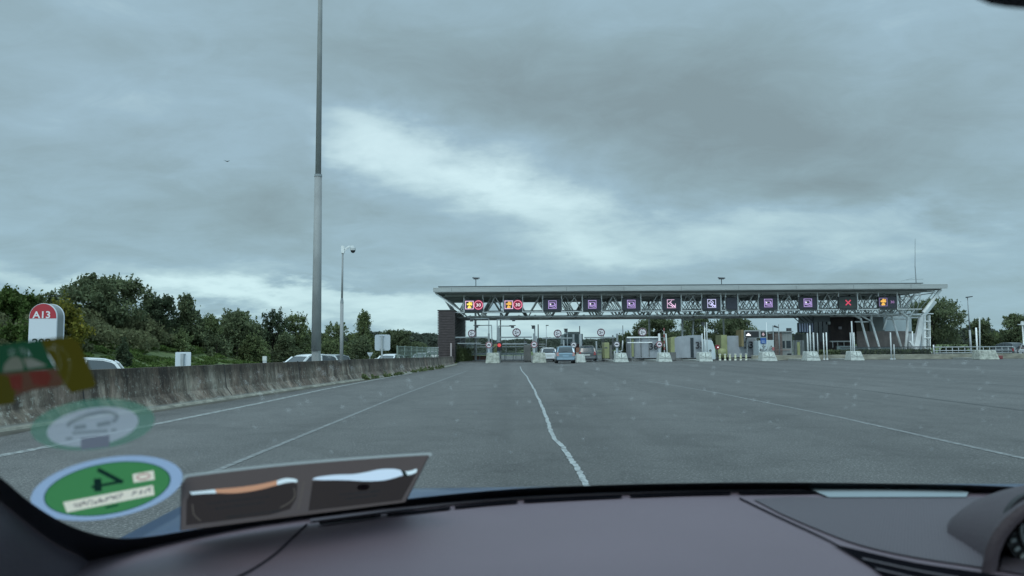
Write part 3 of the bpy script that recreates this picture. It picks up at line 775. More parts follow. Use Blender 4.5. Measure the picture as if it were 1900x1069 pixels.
# slatted tower under the left end
tw = thing('slatted_tower', 'dark brown tower clad in horizontal slats under the left end of the canopy', 'tower', (-7.2, 98, 0))
tx0, tx1 = X_(812, 88), X_(844, 88)
SLAT = mat('brown_slats', (.050, .040, .041), .75, noise=(2.2, .65, 1.5, (1, 1, 4)))
mb = MB(); mb.box((tx0 + .12, 88.12, 0), (tx1 - .14, 110, 5.62)); mb.build('core', mat('dark_core', (.022, .020, .020), .8), tw)
mb = MB(); k = 0; z = .02
while z < 5.62:
    mb.hexa([(tx0, 88.0, z), (tx1, 88.0, z), (tx1, 88.10, z), (tx0, 88.10, z), (tx0, 88.03, z + .13), (tx1, 88.03, z + .13), (tx1, 88.12, z + .13), (tx0, 88.12, z + .13)])
    z += .178
mb.build('front_slats', SLAT, tw)
mb = MB(); z = .02
while z < 5.62:
    mb.hexa([(tx1 - .12, 88.12, z), (tx1, 88.12, z), (tx1, 110, z), (tx1 - .12, 110, z), (tx1 - .14, 88.12, z + .06), (tx1 - .02, 88.12, z + .06), (tx1 - .02, 110, z + .06), (tx1 - .14, 110, z + .06)])
    z += .178
mb.build('side_slats', mat('grey_slats', (.15, .145, .14), .7, noise=(2, .7, 1.2)), tw)
MB().box((tx0 - .03, 87.97, 5.62), (tx1 + .03, 110.1, 5.70)).build('coping', mat('dark_coping', (.05, .05, .05), .6), tw)
mb = MB(); mb.box((X_(835.5, 87.6, 660), 87.5, 0), (X_(838.5, 87.6, 660), 87.62, 2.05)); 
tag(mb.build('marker_post', mat('pinkish_post', (.36, .31, .31), .6)), 'pale slim post standing in front of the slatted tower', 'post')

# ---- lane signs hung in the front frame
LILAC = mat('lit_lilac', (.2, .15, .25), .5, emit=(.60, .42, .88, .92))
PINKW = mat('lit_pinkish_white', (.3, .2, .25), .5, emit=(.95, .62, .86, 1.0))
YLIT = mat('lit_yellow', (.3, .25, .05), .5, emit=(1.0, .72, .12, 1.15))
OLIT = mat('lit_orange', (.3, .2, .05), .5, emit=(1.0, .52, .10, .9))
RLIT = mat('lit_red', (.3, .02, .05), .5, emit=(.75, .06, .12, .9))
RGLOW = mat('dim_red_matrix', (.10, .015, .03), .5, emit=(.30, .015, .05, .6))
WLIT = mat('lit_white', (.4, .4, .4), .5, emit=(1.0, .93, .95, 1.1))
LIMEW = mat('lit_blue_white', (.3, .3, .4), .5, emit=(.72, .68, 1.0, .95))
PANEL = mat('dark_sign_face', (.045, .045, .062), .45, noise=(9, .8, 1.25))
PANELG = mat('greenish_sign_face', (.055, .068, .062), .5)
CASE = mat('sign_case', (.030, .032, .036), .5)
def strokes(mb, pts, w, c, s, y, th=.02, close=False):
    """polyline in the face plane (unit coordinates -.5...5)"""
    P = [Vector((c[0] + p[0] * s, y, c[1] + p[1] * s)) for p in pts]
    if close: P.append(P[0])
    for a, b in zip(P, P[1:]):
        d = (b - a).normalized() * w * .5
        mb.bar(a - d, b + d, w, th)
sq = [(-.5, -.5), (.5, -.5), (.5, .5), (-.5, .5)]
def sym_card(face, fm, root, c, s, y, hand=True, frame=LILAC):
    mb = MB(); strokes(mb, sq, .05, c, s, y, close=True)
    strokes(mb, [(-.34, -.10), (-.36, .26), (.24, .26), (.27, -.10)], .05, c, s, y, close=True)
    strokes(mb, [(.27, .20), (.38, .05), (.38, -.30), (.22, -.36), (-.36, -.22)], .05, c, s, y)
    strokes(mb, [(-.34, -.16), (.05, -.22), (.30, -.14)], .035, c, s, y)
    mb.build('card_symbol', frame, root)
    MB().box((c[0] - .30*s, y - .012, c[1] - .02*s), (c[0] - .16*s, y + .005, c[1] + .14*s)).build('card_chip', WLIT, root)
def sym_diamond(root, c, s, y, broken=False, m_=None):
    mb = MB()
    if broken: strokes(mb, [(.35, .5), (-.5, .5), (-.5, -.5), (.5, -.5), (.5, 0)], .05, c, s, y)
    else: strokes(mb, sq, .05, c, s, y, close=True)
    strokes(mb, [(-.05, .40), (-.38, .05), (-.12, -.22), (.22, .14)] if not broken else [(.05, .38), (-.38, .02), (-.10, -.24)], .06, c, s, y, close=not broken)
    strokes(mb, [(-.10, .12), (.0, .02)], .10, c, s, y)
    strokes(mb, [(-.02, -.20), (.12, -.38), (.22, -.20), (.12, -.08)], .07, c, s, y, close=True)
    strokes(mb, [(.26, -.24), (.36, -.38), (.44, -.28)], .07, c, s, y, close=True)
    mb.build('ticket_symbol', m_ or LIMEW, root)
def sym_tag(root, c, s, y, lit=YLIT, frame=PINKW):
    mb = MB(); strokes(mb, sq, .07, c, s, y, close=True); mb.build('symbol_frame', frame, root)
    mb = MB()
    for px, pz, r in [(.02, .28, .15), (-.22, .10, .13), (.22, .08, .15), (0, .06, .12), (-.05, -.16, .10), (.10, -.30, .14), (-.12, -.33, .13), (.28, .30, .08)]:
        mb.disc((c[0] + px*s, y + .01, c[1] + pz*s), (0, -1, 0), r * s, .03, 14)
    mb.build('tag_symbol', lit, root)
SIGNW = 35.5 / F * 90
def lane_sign(px, label, kind, red=False, w=SIGNW, face=None, h0=5.42, h1=6.78):
    h0 += UPZ; h1 += UPZ
    x = X_(px, 89.8, 565); y = 89.9
    r = thing('lane_sign', label, 'lane sign', (x, y, h0), group='lane signs in the canopy front')
    MB().box((x - w/2 + .04, y, h0), (x + w/2 - .04, y + .28, h1)).build('case', CASE, r)
    MB().box((x - w/2 + .10, y - .025, h0 + .06), (x + w/2 - .10, y - .002, h1 - .06)).build('face', face or PANEL, r)
    yf = y - .045; zc = (h0 + h1) / 2
    if kind in ('tag30', 'tag30off'):
        zc += .04
        lit = kind == 'tag30'
        sym_tag(r, (x - .48, zc), .86, yf, YLIT if px < 900 else OLIT, PINKW if lit else mat('dim_lilac', (.1, .08, .12), .5, emit=(.22, .16, .34, .8)))
        if lit:
            MB().disc((x + .52, yf + .012, zc), (0, -1, 0), .54, .012, 32).build('speed_disc', RGLOW, r)
            mb = MB(); mb.ring((x + .52, yf - .004, zc), (0, -1, 0), .53, .42, .02, 32); mb.build('speed_ring', RLIT, r)
            MB().ring((x + .52, yf - .026, zc), (0, -1, 0), .475, .450, .006, 32).build('speed_ring_line', PINKW, r)
        mb = MB(); text_on(mb, '30', (x + .52, yf - .02, zc), (1, 0, 0), (0, 0, 1), .34 if lit else .28, 1.15)
        mb.build('speed_number', WLIT if lit else mat('dim_violet', (.2, .12, .25), .5, emit=(.42, .22, .48, 1)), r)
    elif kind == 'card': sym_card(None, None, r, (x, zc + .02), .86, yf)
    elif kind == 'diamond': sym_diamond(r, (x + .05, zc + .02), .90, yf)
    elif kind == 'broken': sym_diamond(r, (x, zc + .02), .90, yf, True, PINKW)
    elif kind == 'cross':
        mb = MB(); strokes(mb, [(-.32, -.32), (.32, .32)], .12, (x + .05, zc), .75, yf); strokes(mb, [(-.32, .32), (.32, -.32)], .12, (x + .05, zc), .75, yf - .003)
        mb.build('cross_symbol', mat('lit_cross', (.3, .02, .05), .5, emit=(.85, .09, .16, .75)), r)
    return r
lane_sign(879, 'leftmost lane sign with yellow tag symbol and red speed ring 30', 'tag30')
lane_sign(952, 'second lane sign from the left with orange tag symbol and red speed ring 30', 'tag30')
lane_sign(1025, 'lilac card symbol sign next to the red ring speed signs', 'card')
lane_sign(1099, 'lilac card symbol sign above the blue car and dark car', 'card')
lane_sign(1171.5, 'lilac card symbol sign above booth 36, left of the broken ticket sign', 'card')
lane_sign(1246, 'sign with a ticket symbol whose square outline has a missing corner', 'broken')
lane_sign(1320, 'sign with a complete square and tilted ticket symbol above booth 35', 'diamond')
lane_sign(1358, 'narrow blank dark sign panel between the ticket sign and card signs', 'blank', w=23 / F * 90)
lane_sign(1426, 'card symbol sign right of the blank panel above the booth with the car screen', 'card')
lane_sign(1499.5, 'card symbol sign left of the red cross sign', 'card')
lane_sign(1573.5, 'greenish closed lane sign showing a red cross', 'cross', face=PANELG)
lane_sign(1647.5, 'rightmost lane sign with dim yellow tag symbol and violet 30', 'tag30off')

# ---- things on the roof
def weather(px, top, label):
    b = W(px, 533, 96); r = thing('roof_sensor', label, 'sensor', (b.x, 96, 8.43), group='instruments on the canopy roof')
    z = W(px, top - 1, 96).z
    MB().tube((b.x, 96, 8.43), (b.x, 96, z), .05, n=6).build('mast', DSTEEL, r)
    mb = MB(); mb.box((b.x - .28, 95.8, z - .02), (b.x + .30, 96.2, z + .14)); mb.tube((b.x - .42, 96, z + .16), (b.x + .45, 96, z + .12), .07, n=6); mb.build('sensor_head', DSTEEL, r)
weather(883, 519, 'small dark instrument on a short mast at the left of the roof')
weather(1339, 519, 'small dark instrument on a short mast at the middle right of the roof')
b = W(1700, 524, 98); r = thing('antenna_mast', 'tall thin antenna mast rising from the right end of the canopy roof', 'antenna', (b.x, 98, 8.43))
mb = MB(); mb.tube((b.x, 98, 8.4), (b.x - .05, 98, 11.2), .07, .05, 6); mb.tube((b.x - .05, 98, 11.2), W(1698, 443, 98), .04, .02, 6); mb.build('mast', GSTEEL, r)
mb = MB(); mb.tube((b.x - 1.2, 98, 9.45), (b.x + .9, 98, 9.55), .02, n=5); mb.tube((b.x - 1.9, 98, 9.3), (b.x - .2, 98, 9.75), .015, n=5); mb.build('cross_arm', GSTEEL, r)
MB().tube((b.x, 98, 8.5), (b.x, 98, 8.8), .8, .5, 12).build('foot', ROOFM, r)

# ================================================================ ISLANDS
SIGNBLK = mat('sign_dark_ink', (.015, .015, .02), .5)
SIGNW_ = mat('sign_white', (.62, .60, .63), .5)
SIGNRED = mat('sign_dark_red', (.20, .018, .035), .5)
SIGNDK = mat('sign_dark_plum', (.075, .02, .035), .5)
def island(px, label, Y=77.5, w=1.34, wt=.98, h=.90, emb=True, back=20, dirty=False):
    x = X_(px, Y, 672); r = thing('toll_island', label, 'island', (x, Y, 0), group='concrete island noses')
    m_ = mat('weathered_concrete', (.36, .38, .33), .9, noise=(4, .4, 1.25), bump=(14, .4)) if dirty else CONC
    mb = MB()
    mb.hexa([(x - w/2, Y - .15, 0), (x + w/2, Y - .15, 0), (x + w/2, Y + 1.4, 0), (x - w/2, Y + 1.4, 0), (x - wt/2, Y + .25, h), (x + wt/2, Y + .25, h), (x + wt/2, Y + 1.4, h), (x - wt/2, Y + 1.4, h)])
    mb.build('nose', m_, r, bevel=.05)
    if emb:
        n = Vector((0, -h, .4)).normalized(); 
        def pt(u, v): return Vector((x + u, Y - .15 + .4 * v / h, v)) + n * .012
        mb = MB(); mb.prism([pt(-.42, .60), pt(0, .38), pt(.42, .60), pt(0, .82)], n * .03); mb.build('diamond_relief', mat('relief_concrete', (.50, .54, .50), .8, noise=(5, .8, 1.1)), r, fixn=True)
        mb = MB(); mb.prism([pt(-.03, .42), pt(.03, .42), pt(.03, .8), pt(-.03, .8)], n * .045); mb.prism([pt(-.58, .33), pt(.58, .33), pt(.58, .36), pt(-.58, .36)], n * .004); mb.build('groove', mat('groove', (.13, .145, .14), .9), r, fixn=True)
    MB().box((x - .66, Y + 1.41, 0), (x + .66, Y + back, .16)).build('kerb', mat('kerb_concrete', (.28, .29, .27), .9, noise=(3, .7, 1.2)), r)
    return x
ISL = {}
for px, lab, kw in [(914, 'mottled concrete island nose nearest the slatted tower', dict(dirty=True, emb=False, w=1.36, wt=1.15, h=1.0)),
                    (1001, 'mottled concrete island nose left of the blue car', dict(dirty=True, emb=False, w=1.34, wt=1.12, h=.98)),
                    (1078, 'low narrow concrete island nose between the blue car and the dark car', dict(w=.9, wt=.78, h=.80, emb=False)),
                    (1153.5, 'island nose with diamond relief right of the yellow green cabinet', dict()),
                    (1234.5, 'island nose with diamond relief in front of booth 36', dict()),
                    (1310, 'island nose with diamond relief right of the number 35', dict(w=1.3, wt=1.15)),
                    (1428, 'island nose with diamond relief below the blue square sign', dict(w=1.5, wt=1.12)),
                    (1509.5, 'island nose with diamond relief carrying four white posts', dict()),
                    (1591, 'island nose with diamond relief in front of the brown wall', dict()),
                    (1836, 'broad weathered island nose at the far right with a red painted foot', dict(w=1.9, wt=1.6, emb=False, dirty=True))]:
    ISL[px] = island(px, lab, **kw)
mb = MB(); p = W(1853, 668, 79.6); mb.box((p.x - .42, 79.5, 0), (p.x + .40, 79.8, .36)); tag(mb.build('red_block', mat('faded_red', (.17, .045, .045), .7), bevel=.06), 'low faded red block beside the far right island nose', 'block')
mb = MB(); a = W(1862, 655, 80.5); 
mb.grid([[(a.x - 1.9, 80.4 + j*.4, 0), (a.x - 1.6, 80.3 + j*.4, 1.0 - .1*j), (a.x - .6, 80.2 + j*.4, 1.15 - .12*j), (a.x + .3, 80.3 + j*.4, .6 - .05*j), (a.x + .9, 80.4 + j*.4, 0)] for j in range(5)])

# low kerb wall, railing on the right
rw = thing('kerb_wall', 'low stained concrete wall running right from under the canopy', 'wall', (40, 83, 0))
xa, xb = X_(1395, 83), X_(1900, 83) + 25
mb = MB(); mb.box((xa, 82.8, 0), (xb, 83.3, .52)); mb.build('wall_body', mat('mossy_kerb', (.24, .235, .19), .9, noise=(.9, .6, 1.3, (1, 1, 3))), rw, bevel=.03)
rl = thing('railing', 'grey tubular railing on the low wall at the right', 'railing', (X_(1790, 83.6), 83.6, 0))
x0r, x1r = X_(1728, 83.6), X_(1877, 83.6)
for z in (1.22, .86, .62): MB().tube((x0r, 83.1, z), (x1r - .3, 83.1, z), .05, n=7).build('rail', STEEL, rl, smooth=True)
for k in range(14):
    x = x0r + (x1r - x0r) * k / 13.0; MB().tube((x, 83.12, .5), (x, 83.12, 1.2), .04, n=6).build('rail_post', STEEL, rl, smooth=True)
mb = MB(); mb.path([(x1r - .3, 83.1, 1.22), (x1r, 83.1, 1.14), (x1r + .12, 83.1, .9), (x1r + .12, 83.1, .4)], .05); mb.build('rail_end', STEEL, rl, smooth=True)
fl = thing('railing', 'dark fence of thin bars below the canopy supports', 'railing', (X_(1670, 86), 86, 0))
x0f, x1f = X_(1560, 86), X_(1728, 86)
mb = MB(); mb.box((x0f, 85.95, 1.24), (x1f, 86.05, 1.32)); mb.box((x0f, 85.95, .35), (x1f, 86.05, .42)); mb.build('rail', DSTEEL, fl)
mb = MB(); 
for k in range(70): x = x0f + (x1f - x0f) * k / 70; mb.box((x, 85.97, .42), (x + .03, 86.03, 1.24))
mb.build('bars', DSTEEL, fl)

def round_sign(c, r_, kind, root, ink=SIGNBLK, rim=SIGNRED, nrm=(0, -1, 0)):
    c = Vector(c)
    MB().disc(c + Vector((0, .02, 0)), (0, -1, 0), r_, .02, 28).build('sign_back', SIGNW_, root)
    MB().ring(c + Vector((0, -.001, 0)), (0, -1, 0), r_ * .97, r_ * .76, .012, 28).build('sign_rim', rim, root)
    if kind == '2m':
        mb = MB(); text_on(mb, '2', (c.x - r_ * .22, c.y - .012, c.z), (1, 0, 0), (0, 0, 1), r_ * .62, 1.1); text_on(mb, 'm', (c.x + r_ * .26, c.y - .012, c.z + r_ * .05), (1, 0, 0), (0, 0, 1), r_ * .38, 1.0)
        for s in (-1, 1):
            mb.add([(c.x - r_*.16, c.y - .012, c.z + s * r_ * .72), (c.x + r_*.16, c.y - .012, c.z + s * r_ * .72), (c.x, c.y - .012, c.z + s * r_ * .48)], [(0, 1, 2)])
        mb.build('sign_text', ink, root)
    else:   # a small car seen from the side
        mb = MB(); q = r_ * .55; yy = c.y - .012
        mb.add([(c.x + a * q, yy, c.z + b * q) for a, b in [(-.95, -.25), (.95, -.25), (.95, .05), (.55, .12), (.25, .42), (-.35, .42), (-.65, .12), (-.95, .02)]], [tuple(range(8))])
        for s in (-.5, .5): mb.disc((c.x + s * q, yy + .002, c.z - .28 * q), (0, -1, 0), .22 * q, .006, 12)
        mb.build('car_pictogram', ink, root)
# height limit bars with a round 2 m sign above
def height_bar(px0, px1, pyb, psx, psy, py2, label, Y=82, r_=.44, col=GSTEEL, arm_post=None, x2=None):
    a, b_ = W(px0, pyb, Y), W(px1, pyb, Y)
    r = thing('height_bar', label, 'height bar', ((a.x + b_.x) / 2, Y, 0), group='height limit bars over the lanes')
    z = (a.z + b_.z) / 2
    MB().box((a.x, Y - .06, z - .07), (b_.x, Y + .06, z + .07)).build('beam', col, r)
    if py2:
        xx = x2 or (px0 + 8, px1 - 8); c, d = W(xx[0], py2, Y), W(xx[1], py2, Y)
        MB().tube((c.x, Y, c.z), (d.x, Y, c.z), .055, n=7).build('hanging_bar', col, r)
        for t in (.12, .5, .88): x = c.x + (d.x - c.x) * t; MB().tube((x, Y, c.z + .05), (x, Y, z - .07), .014, n=5).build('hanger', col, r)
    if arm_post:
        p = W(arm_post, pyb, Y); MB().box((p.x - .10, Y - .10, 0), (p.x + .10, Y + .10, z + .38)).build('post', col, r)
    s = W(psx, psy, Y)
    round_sign((s.x, Y - .12, s.z), r_, '2m', r, rim=SIGNDK)
height_bar(845, 905, 626, 875.5, 619, 637.5, 'height bar with round 2 m sign beside the slatted tower', arm_post=907, x2=(849, 892), r_=.41)
height_bar(927, 987, 626, 958.5, 617, 638, 'height bar with round 2 m sign over the empty second lane', arm_post=991, x2=(933, 978), r_=.44)
height_bar(1006, 1062, 627.5, 1034.5, 619, None, 'height bar with round 2 m sign above the blue car', arm_post=1064, r_=.41)
height_bar(1084, 1141, 626.5, 1115, 617, None, 'height bar with round 2 m sign left of the small round dark tree', arm_post=1145, r_=.41)
height_bar(1163, 1223, 626, 1192, 616.5, 636, 'white height bar with round 2 m sign in front of booth 36', col=WSTEEL, arm_post=1223, r_=.44, x2=(1164, 1210))
# short posts carrying round car signs on the island noses
for px, py, lab, r_ in [(907, 640, 'round sign with a car on the island nearest the slatted tower', .33), (991, 639.5, 'round sign with a car on the island left of the blue car', .33),
                        (1064.5, 640, 'round sign with a car partly behind the blue car', .32), (1144.5, 639, 'round sign with a car right of the dark car', .33), (1223.5, 639, 'round sign with a car in front of the number 36', .33)]:
    c = W(px, py, 81.3); r = thing('car_lane_sign', lab, 'road sign', (c.x, 81.4, 0), group='round car signs on the islands')
    MB().box((c.x - .08, 81.36, .1), (c.x + .08, 81.52, c.z)).build('post', mat('pale_blue_post', (.38, .43, .46), .5), r)
    round_sign((c.x, 81.3, c.z), r_, 'car', r, rim=SIGNRED if px < 1000 or px > 1200 else SIGNBLK)
# camera arms reaching over the first lanes
def cam_arm(pts, hx, hy, label, Y=86):
    b = W(*pts[0], Y); r = thing('overhead_camera', label, 'camera', (b.x, Y, 0), group='camera arms over the first two lanes')
    P = [W(p[0], p[1], Y) for p in pts]; P[0].z = 0
    MB().path(P, .055, 7).build('pole', GSTEEL, r, smooth=True)
    h = W(hx, hy, Y); mb = MB(); mb.hexa([(h.x-.16, Y-.3, h.z-.14), (h.x+.16, Y-.3, h.z-.14), (h.x+.16, Y+.3, h.z-.10), (h.x-.16, Y+.3, h.z-.10), (h.x-.18, Y-.3, h.z+.10), (h.x+.18, Y-.3, h.z+.10), (h.x+.18, Y+.3, h.z+.14), (h.x-.18, Y+.3, h.z+.14)])
    mb.box((h.x - .34, Y - .2, h.z + .10), (h.x + .34, Y + .35, h.z + .17)); mb.build('camera', DSTEEL, r)
cam_arm([(907, 660), (907, 591.5), (872, 592)], 875, 594.5, 'upper left camera arm reaching towards the slatted tower')
cam_arm([(913.5, 660), (912, 603.5), (886, 604)], 884.5, 606, 'lower left camera arm beside the upper one')
cam_arm([(922.5, 660), (922.5, 593), (955, 592.5)], 953, 594, 'upper right camera arm over the second lane')
cam_arm([(925, 660), (925, 605), (950, 605)], 951, 606.5, 'lower right camera arm over the second lane')
# red traffic light
c = W(926, 641, 84); r = thing('traffic_light', 'lit red traffic light between the first two lanes', 'traffic light', (c.x, 84, 0))
MB().box((c.x - .16, 84, .2), (c.x + .10, 84.2, 3.6)).build('post', GSTEEL, r)
MB().box((c.x - .22, 83.8, c.z - .55), (c.x + .30, 83.98, c.z + .32), ).build('housing', BLACK, r)
MB().disc((c.x + .02, 83.79, c.z + .02), (0, -1, 0), .19, .02, 18).build('red_lens', mat('lit_signal_red', (.3, .02, .02), .4, emit=(.80, .10, .10, .65)), r)
mb = MB(); mb.bar((c.x - .9, 83.9, c.z - .1), (c.x - .25, 83.9, c.z + .35), .12); mb.bar((c.x - .7, 83.9, c.z - .45), (c.x - .3, 83.9, c.z - .1), .10); mb.build('mirror_bracket', DSTEEL, r)
# slim posts and small equipment, each a thing
def post(px, top, Y, w, label, m_=GSTEEL, base=None, cat='post', name='post', head=None, lean=0):
    t = W(px, top, Y); r = thing(name, label, cat, (t.x, Y, 0), group=None)
    b = Vector((t.x - lean, Y, 0.02))
    MB().tube(b, t, w * .42, n=8).build('pole', m_, r, smooth=True)
    MB().tube(b, b + Vector((0, 0, .12)), w * .9, w * .9, 8).build('base_plate', m_, r)
    if head == 'cam':
        mb = MB(); mb.box((t.x - .30, Y - .2, t.z - .30), (t.x - .02, Y + .2, t.z + .0)); mb.box((t.x - .36, Y - .25, t.z), (t.x + .04, Y + .25, t.z + .06)); mb.build('camera', DSTEEL, r)
    if head == 'lamp':
        mb = MB(); mb.box((t.x - .05, Y - .15, t.z - .05), (t.x + .38, Y + .15, t.z + .08)); mb.build('lamp_head', DSTEEL, r)
    return r
post(992, 605, 84, .16, 'grey pole right of the second 2 m sign, the left one of a pair', head='cam')
post(998.5, 602, 85, .14, 'dark slim pole right of the second 2 m sign, the right one of a pair', DSTEEL)
post(995, 624, 83, .22, 'short stout grey post beside the island left of the white hatchback')
post(1052.5, 611, 84, .10, 'thin pole with a camera behind the blue car', head='cam')
post(1013.5, 604, 130, .12, 'far thin lamp pole seen left of the third 2 m sign', STEEL, head='lamp')
post(1075.5, 605, 86, .12, 'dark slim pole above the grey lorry', DSTEEL)
post(1077, 620, 85, .40, 'stout grey signal post right of the grey lorry')
post(1106.5, 633, 86, .22, 'stubby dark post left of the twin poles')
post(1117, 622, 84, .09, 'left one of the twin thin dark poles below the fourth 2 m sign', DSTEEL)
post(1120, 622, 84, .09, 'right one of the twin thin dark poles below the fourth 2 m sign', DSTEEL)
post(1137, 622, 84, .16, 'dark post directly left of the fourth car sign', DSTEEL)
post(1155.5, 604, 84, .08, 'thin dark pole in front of the small round tree', DSTEEL)
post(1046, 631, 86, .2, 'short grey post left of the grey lorry')
post(975, 633, 88, .3, 'dark stubby post right of the second lane', DSTEEL)
post(1235.5, 619, 81.2, .17, 'white post leaning slightly beside booth 35', WHITE, lean=-.12)
post(1302.5, 619, 81.2, .17, 'white post right of the number 35', WHITE)
post(1307, 599, 84, .12, 'pale pole with a lantern head beside the white rounded cabin', WSTEEL, head='cam')
post(1311, 598, 84, .13, 'tall white pole above the white rounded cabin', WHITE)
post(1422, 598, 84, .06, 'thin tall whip pole right of the blue square sign', WSTEEL)
post(1434, 604, 88, .13, 'left pole of a pair holding a dark lamp behind the grey brick booth')
post(1444.5, 602, 88, .12, 'right pole of a pair holding a dark lamp behind the grey brick booth')
for px, top, w, lab, Y in [(1498, 618, .18, 'first of four white posts on the island nose, the leftmost', 81), (1502.5, 604, .17, 'second and tallest of four white posts on the island nose', 81.6),
                         (1509, 617, .18, 'third of four white posts on the island nose', 81), (1516.5, 618, .12, 'fourth and thinnest of four white posts on the island nose', 82)]:
    post(px, top, Y, w, lab, WHITE)
post(1527.5, 618, 82.6, .13, 'left of two pale posts beside the dark glazed annex', WSTEEL); post(1533, 617, 82.6, .15, 'right of two pale posts beside the dark glazed annex', WSTEEL)
post(1580, 596, 81.5, .16, 'tallest white post on the island in front of the brown building', WHITE); post(1577.5, 617, 81, .12, 'short white post left of the tallest one in front of the brown building', WHITE); post(1584, 617, 82, .14, 'grey post right of the tallest one in front of the brown building', WSTEEL)
post(1652, 617, 80.5, .17, 'white post standing on the plaza before the pinkish wall panel', WHITE); post(1658.5, 639, 80.8, .13, 'short white post right of the one before the pinkish wall panel', WHITE)
post(1692.5, 615, 88, .16, 'short pale post beside the main canopy support', WSTEEL)
post(1732, 640, 83.6, .17, 'short pale post at the left end of the tubular railing', WSTEEL)
post(1817.5, 588, 81, .16, 'tall leaning bright white pole on the far right island', WHITE, lean=.18); post(1811, 608, 81, .20, 'grey post left of the leaning white pole', WSTEEL)
# bollards
bol = None
for i, px in enumerate([1336, 1345, 1354, 1363.5, 1374, 1384]):
    pass
BW = mat('bollard_white', (.66, .67, .60), .6); 
labs = ['leftmost of the six white and yellow bollards', 'second bollard from the left in the row of six', 'third bollard from the left in the row of six', 'fourth bollard from the left in the row of six', 'fifth bollard from the left in the row of six', 'rightmost of the six white and yellow bollards']
for i, px in enumerate([1335.5, 1345, 1354, 1364, 1374, 1384]):
    x = X_(px, 82)
    if bol is None:
        bol = thing('bollard', labs[0], 'bollard', (x, 82, 0), group='row of bollards')
        MB().tube((x, 82, 0), (x, 82, .62), .10, .085, 10).build('bollard_body', mat('bollard_yellowish', (.50, .52, .34), .6), bol, smooth=True)
        MB().tube((x, 82, .62), (x, 82, .70), .13, .12, 10).build('bollard_cap', BW, bol, smooth=True)
        MB().tube((x, 82, .0), (x, 82, .16), .12, .11, 10).build('bollard_foot', BW, bol, smooth=True)
    else: copy_tree(bol, (x, 82, 0), labs[i])

# ================================================================ BOOTHS
BOOTH = mat('booth_grey', (.29, .315, .34), .55, .05, noise=(.8, .82, 1.12)); BOOTHD = mat('booth_dark_grey', (.13, .135, .13), .6, noise=(1, .7, 1.2))
BOOTHL = mat('booth_pale_blue', (.47, .54, .56), .5, noise=(1.2, .85, 1.08))
DARKW = mat('dark_window', (.015, .022, .028), .12, spec=.7)
def booth(label, px0, px1, top, Y, depth=3.2, number=None, npx=None, yside=None, base_dark=True, top2=None, name='toll_booth', bm_=None):
    a, b_ = X_(px0, Y), X_(px1, Y); z = W((px0+px1)/2, top, Y).z; z2 = W(px0, top2, Y).z if top2 else z
    r = thing(name, label, 'toll booth', ((a + b_) / 2, Y, 0), group='toll booths')
    mb = MB(); rows = []
    n = 12
    for i in range(n + 1):          # gently bowed front
        t = i / n; x = a + (b_ - a) * t; y = Y + .55 * (2 * t - 1) ** 2 * (1 if t < .5 else .5); h = z2 + (z - z2) * math.sin(min(1, t * 1.4) * math.pi / 2)
        rows.append([(x, y, .30), (x, y, h), (x, y + depth, h), (x, y + depth, .30)])
    mb.grid(rows, closed=True); mb.f += [(0, 1, 2, 3), tuple(range(4*n, 4*n+4))[::-1]]; mb.mi += [0, 0]
    mb.build('shell', bm_ or BOOTH, r, fixn=True)
    MB().box((a + .05, Y + .30, 0), (b_ - .02, Y + depth - .1, .299)).build('plinth', BOOTHD, r)
    return r, a, b_, z
r, a, b_, z = booth('grey booth numbered 36 with a yellow green edge', 1171, 1228, 627, 86)
MB().box((X_(1173, 85.9), 86.12, .45), (X_(1176.5, 85.9), 86.5, 2.5)).build('yellow_strip', YEL, r)
mb = MB(); 
for px in (1189, 1204): mb.box((X_(px, 86), 85.93, .4), (X_(px, 86) + .05, 86.3, 2.35))
mb.build('panel_joint', BOOTHD, r)
mb = MB(); c = W(1212.5, 642.5, 85.9); text_on(mb, '36', (c.x, 85.88, c.z), (1, 0, 0), (0, 0, 1), .70, 1.0); mb.build('booth_number', SIGNBLK, r)
MB().box((a - .1, 85.85, z), (b_ + .1, 89.3, z + .09)).build('booth_roof', BOOTHD, r)
r, a, b_, z = booth('large grey curved booth numbered 35 with a dark vertical slot and yellow green end', 1254, 1304, 622, 85, top2=627)
MB().prism([(X_(1247, 85), 85.75, .9), (X_(1256, 85), 85.5, .9), (X_(1257, 85), 85.5, 2.55), (X_(1248, 85), 85.75, 2.4)], (0, 2.2, 0)).build('yellow_end', YEL, r, fixn=True)
MB().prism([(X_(1246, 85), 85.70, .05), (X_(1259, 85), 85.4, .05), (X_(1259, 85), 85.4, .9), (X_(1246.5, 85), 85.70, .9)], (0, 2.2, 0)).build('dark_end', BOOTHD, r, fixn=True)
MB().box((X_(1281.3, 85), 84.95, .35), (X_(1287, 85), 85.2, 2.40)).build('vertical_slot', DARKW, r)
mb = MB(); c = W(1299, 640.5, 84.9); text_on(mb, '35', (c.x, 84.93, c.z), (1, 0, 0), (0, 0, 1), .70, 1.0); mb.build('booth_number', SIGNBLK, r)
r = thing('white_cabin', 'white rounded cabin with graffiti-like dark marks right of booth 35', 'cabin', (X_(1315, 84), 84, 0)); x = X_(1307, 84); xe = X_(1326, 84)
mb = MB(); mb.prism([(x, 84, .1), (xe + .1, 84, .1), (xe + .06, 84, 1.2), (xe - .18, 84, 2.0), (xe - .35, 84, 2.2), (x, 84, 2.22)], (0, 2.5, 0)); mb.build('cabin_body', BOOTHL, r, fixn=True, bevel=.06)
mb = MB(); mb.disc((x + .62, 83.99, 1.05), (0, -1, 0), .13, .015, 14); mb.box((x + .2, 83.98, .8), (x + .75, 83.995, .84)); mb.box((x + .05, 83.98, 2.2), (xe - .3, 84.2, 2.32)); mb.build('cabin_marks', BOOTHD, r)
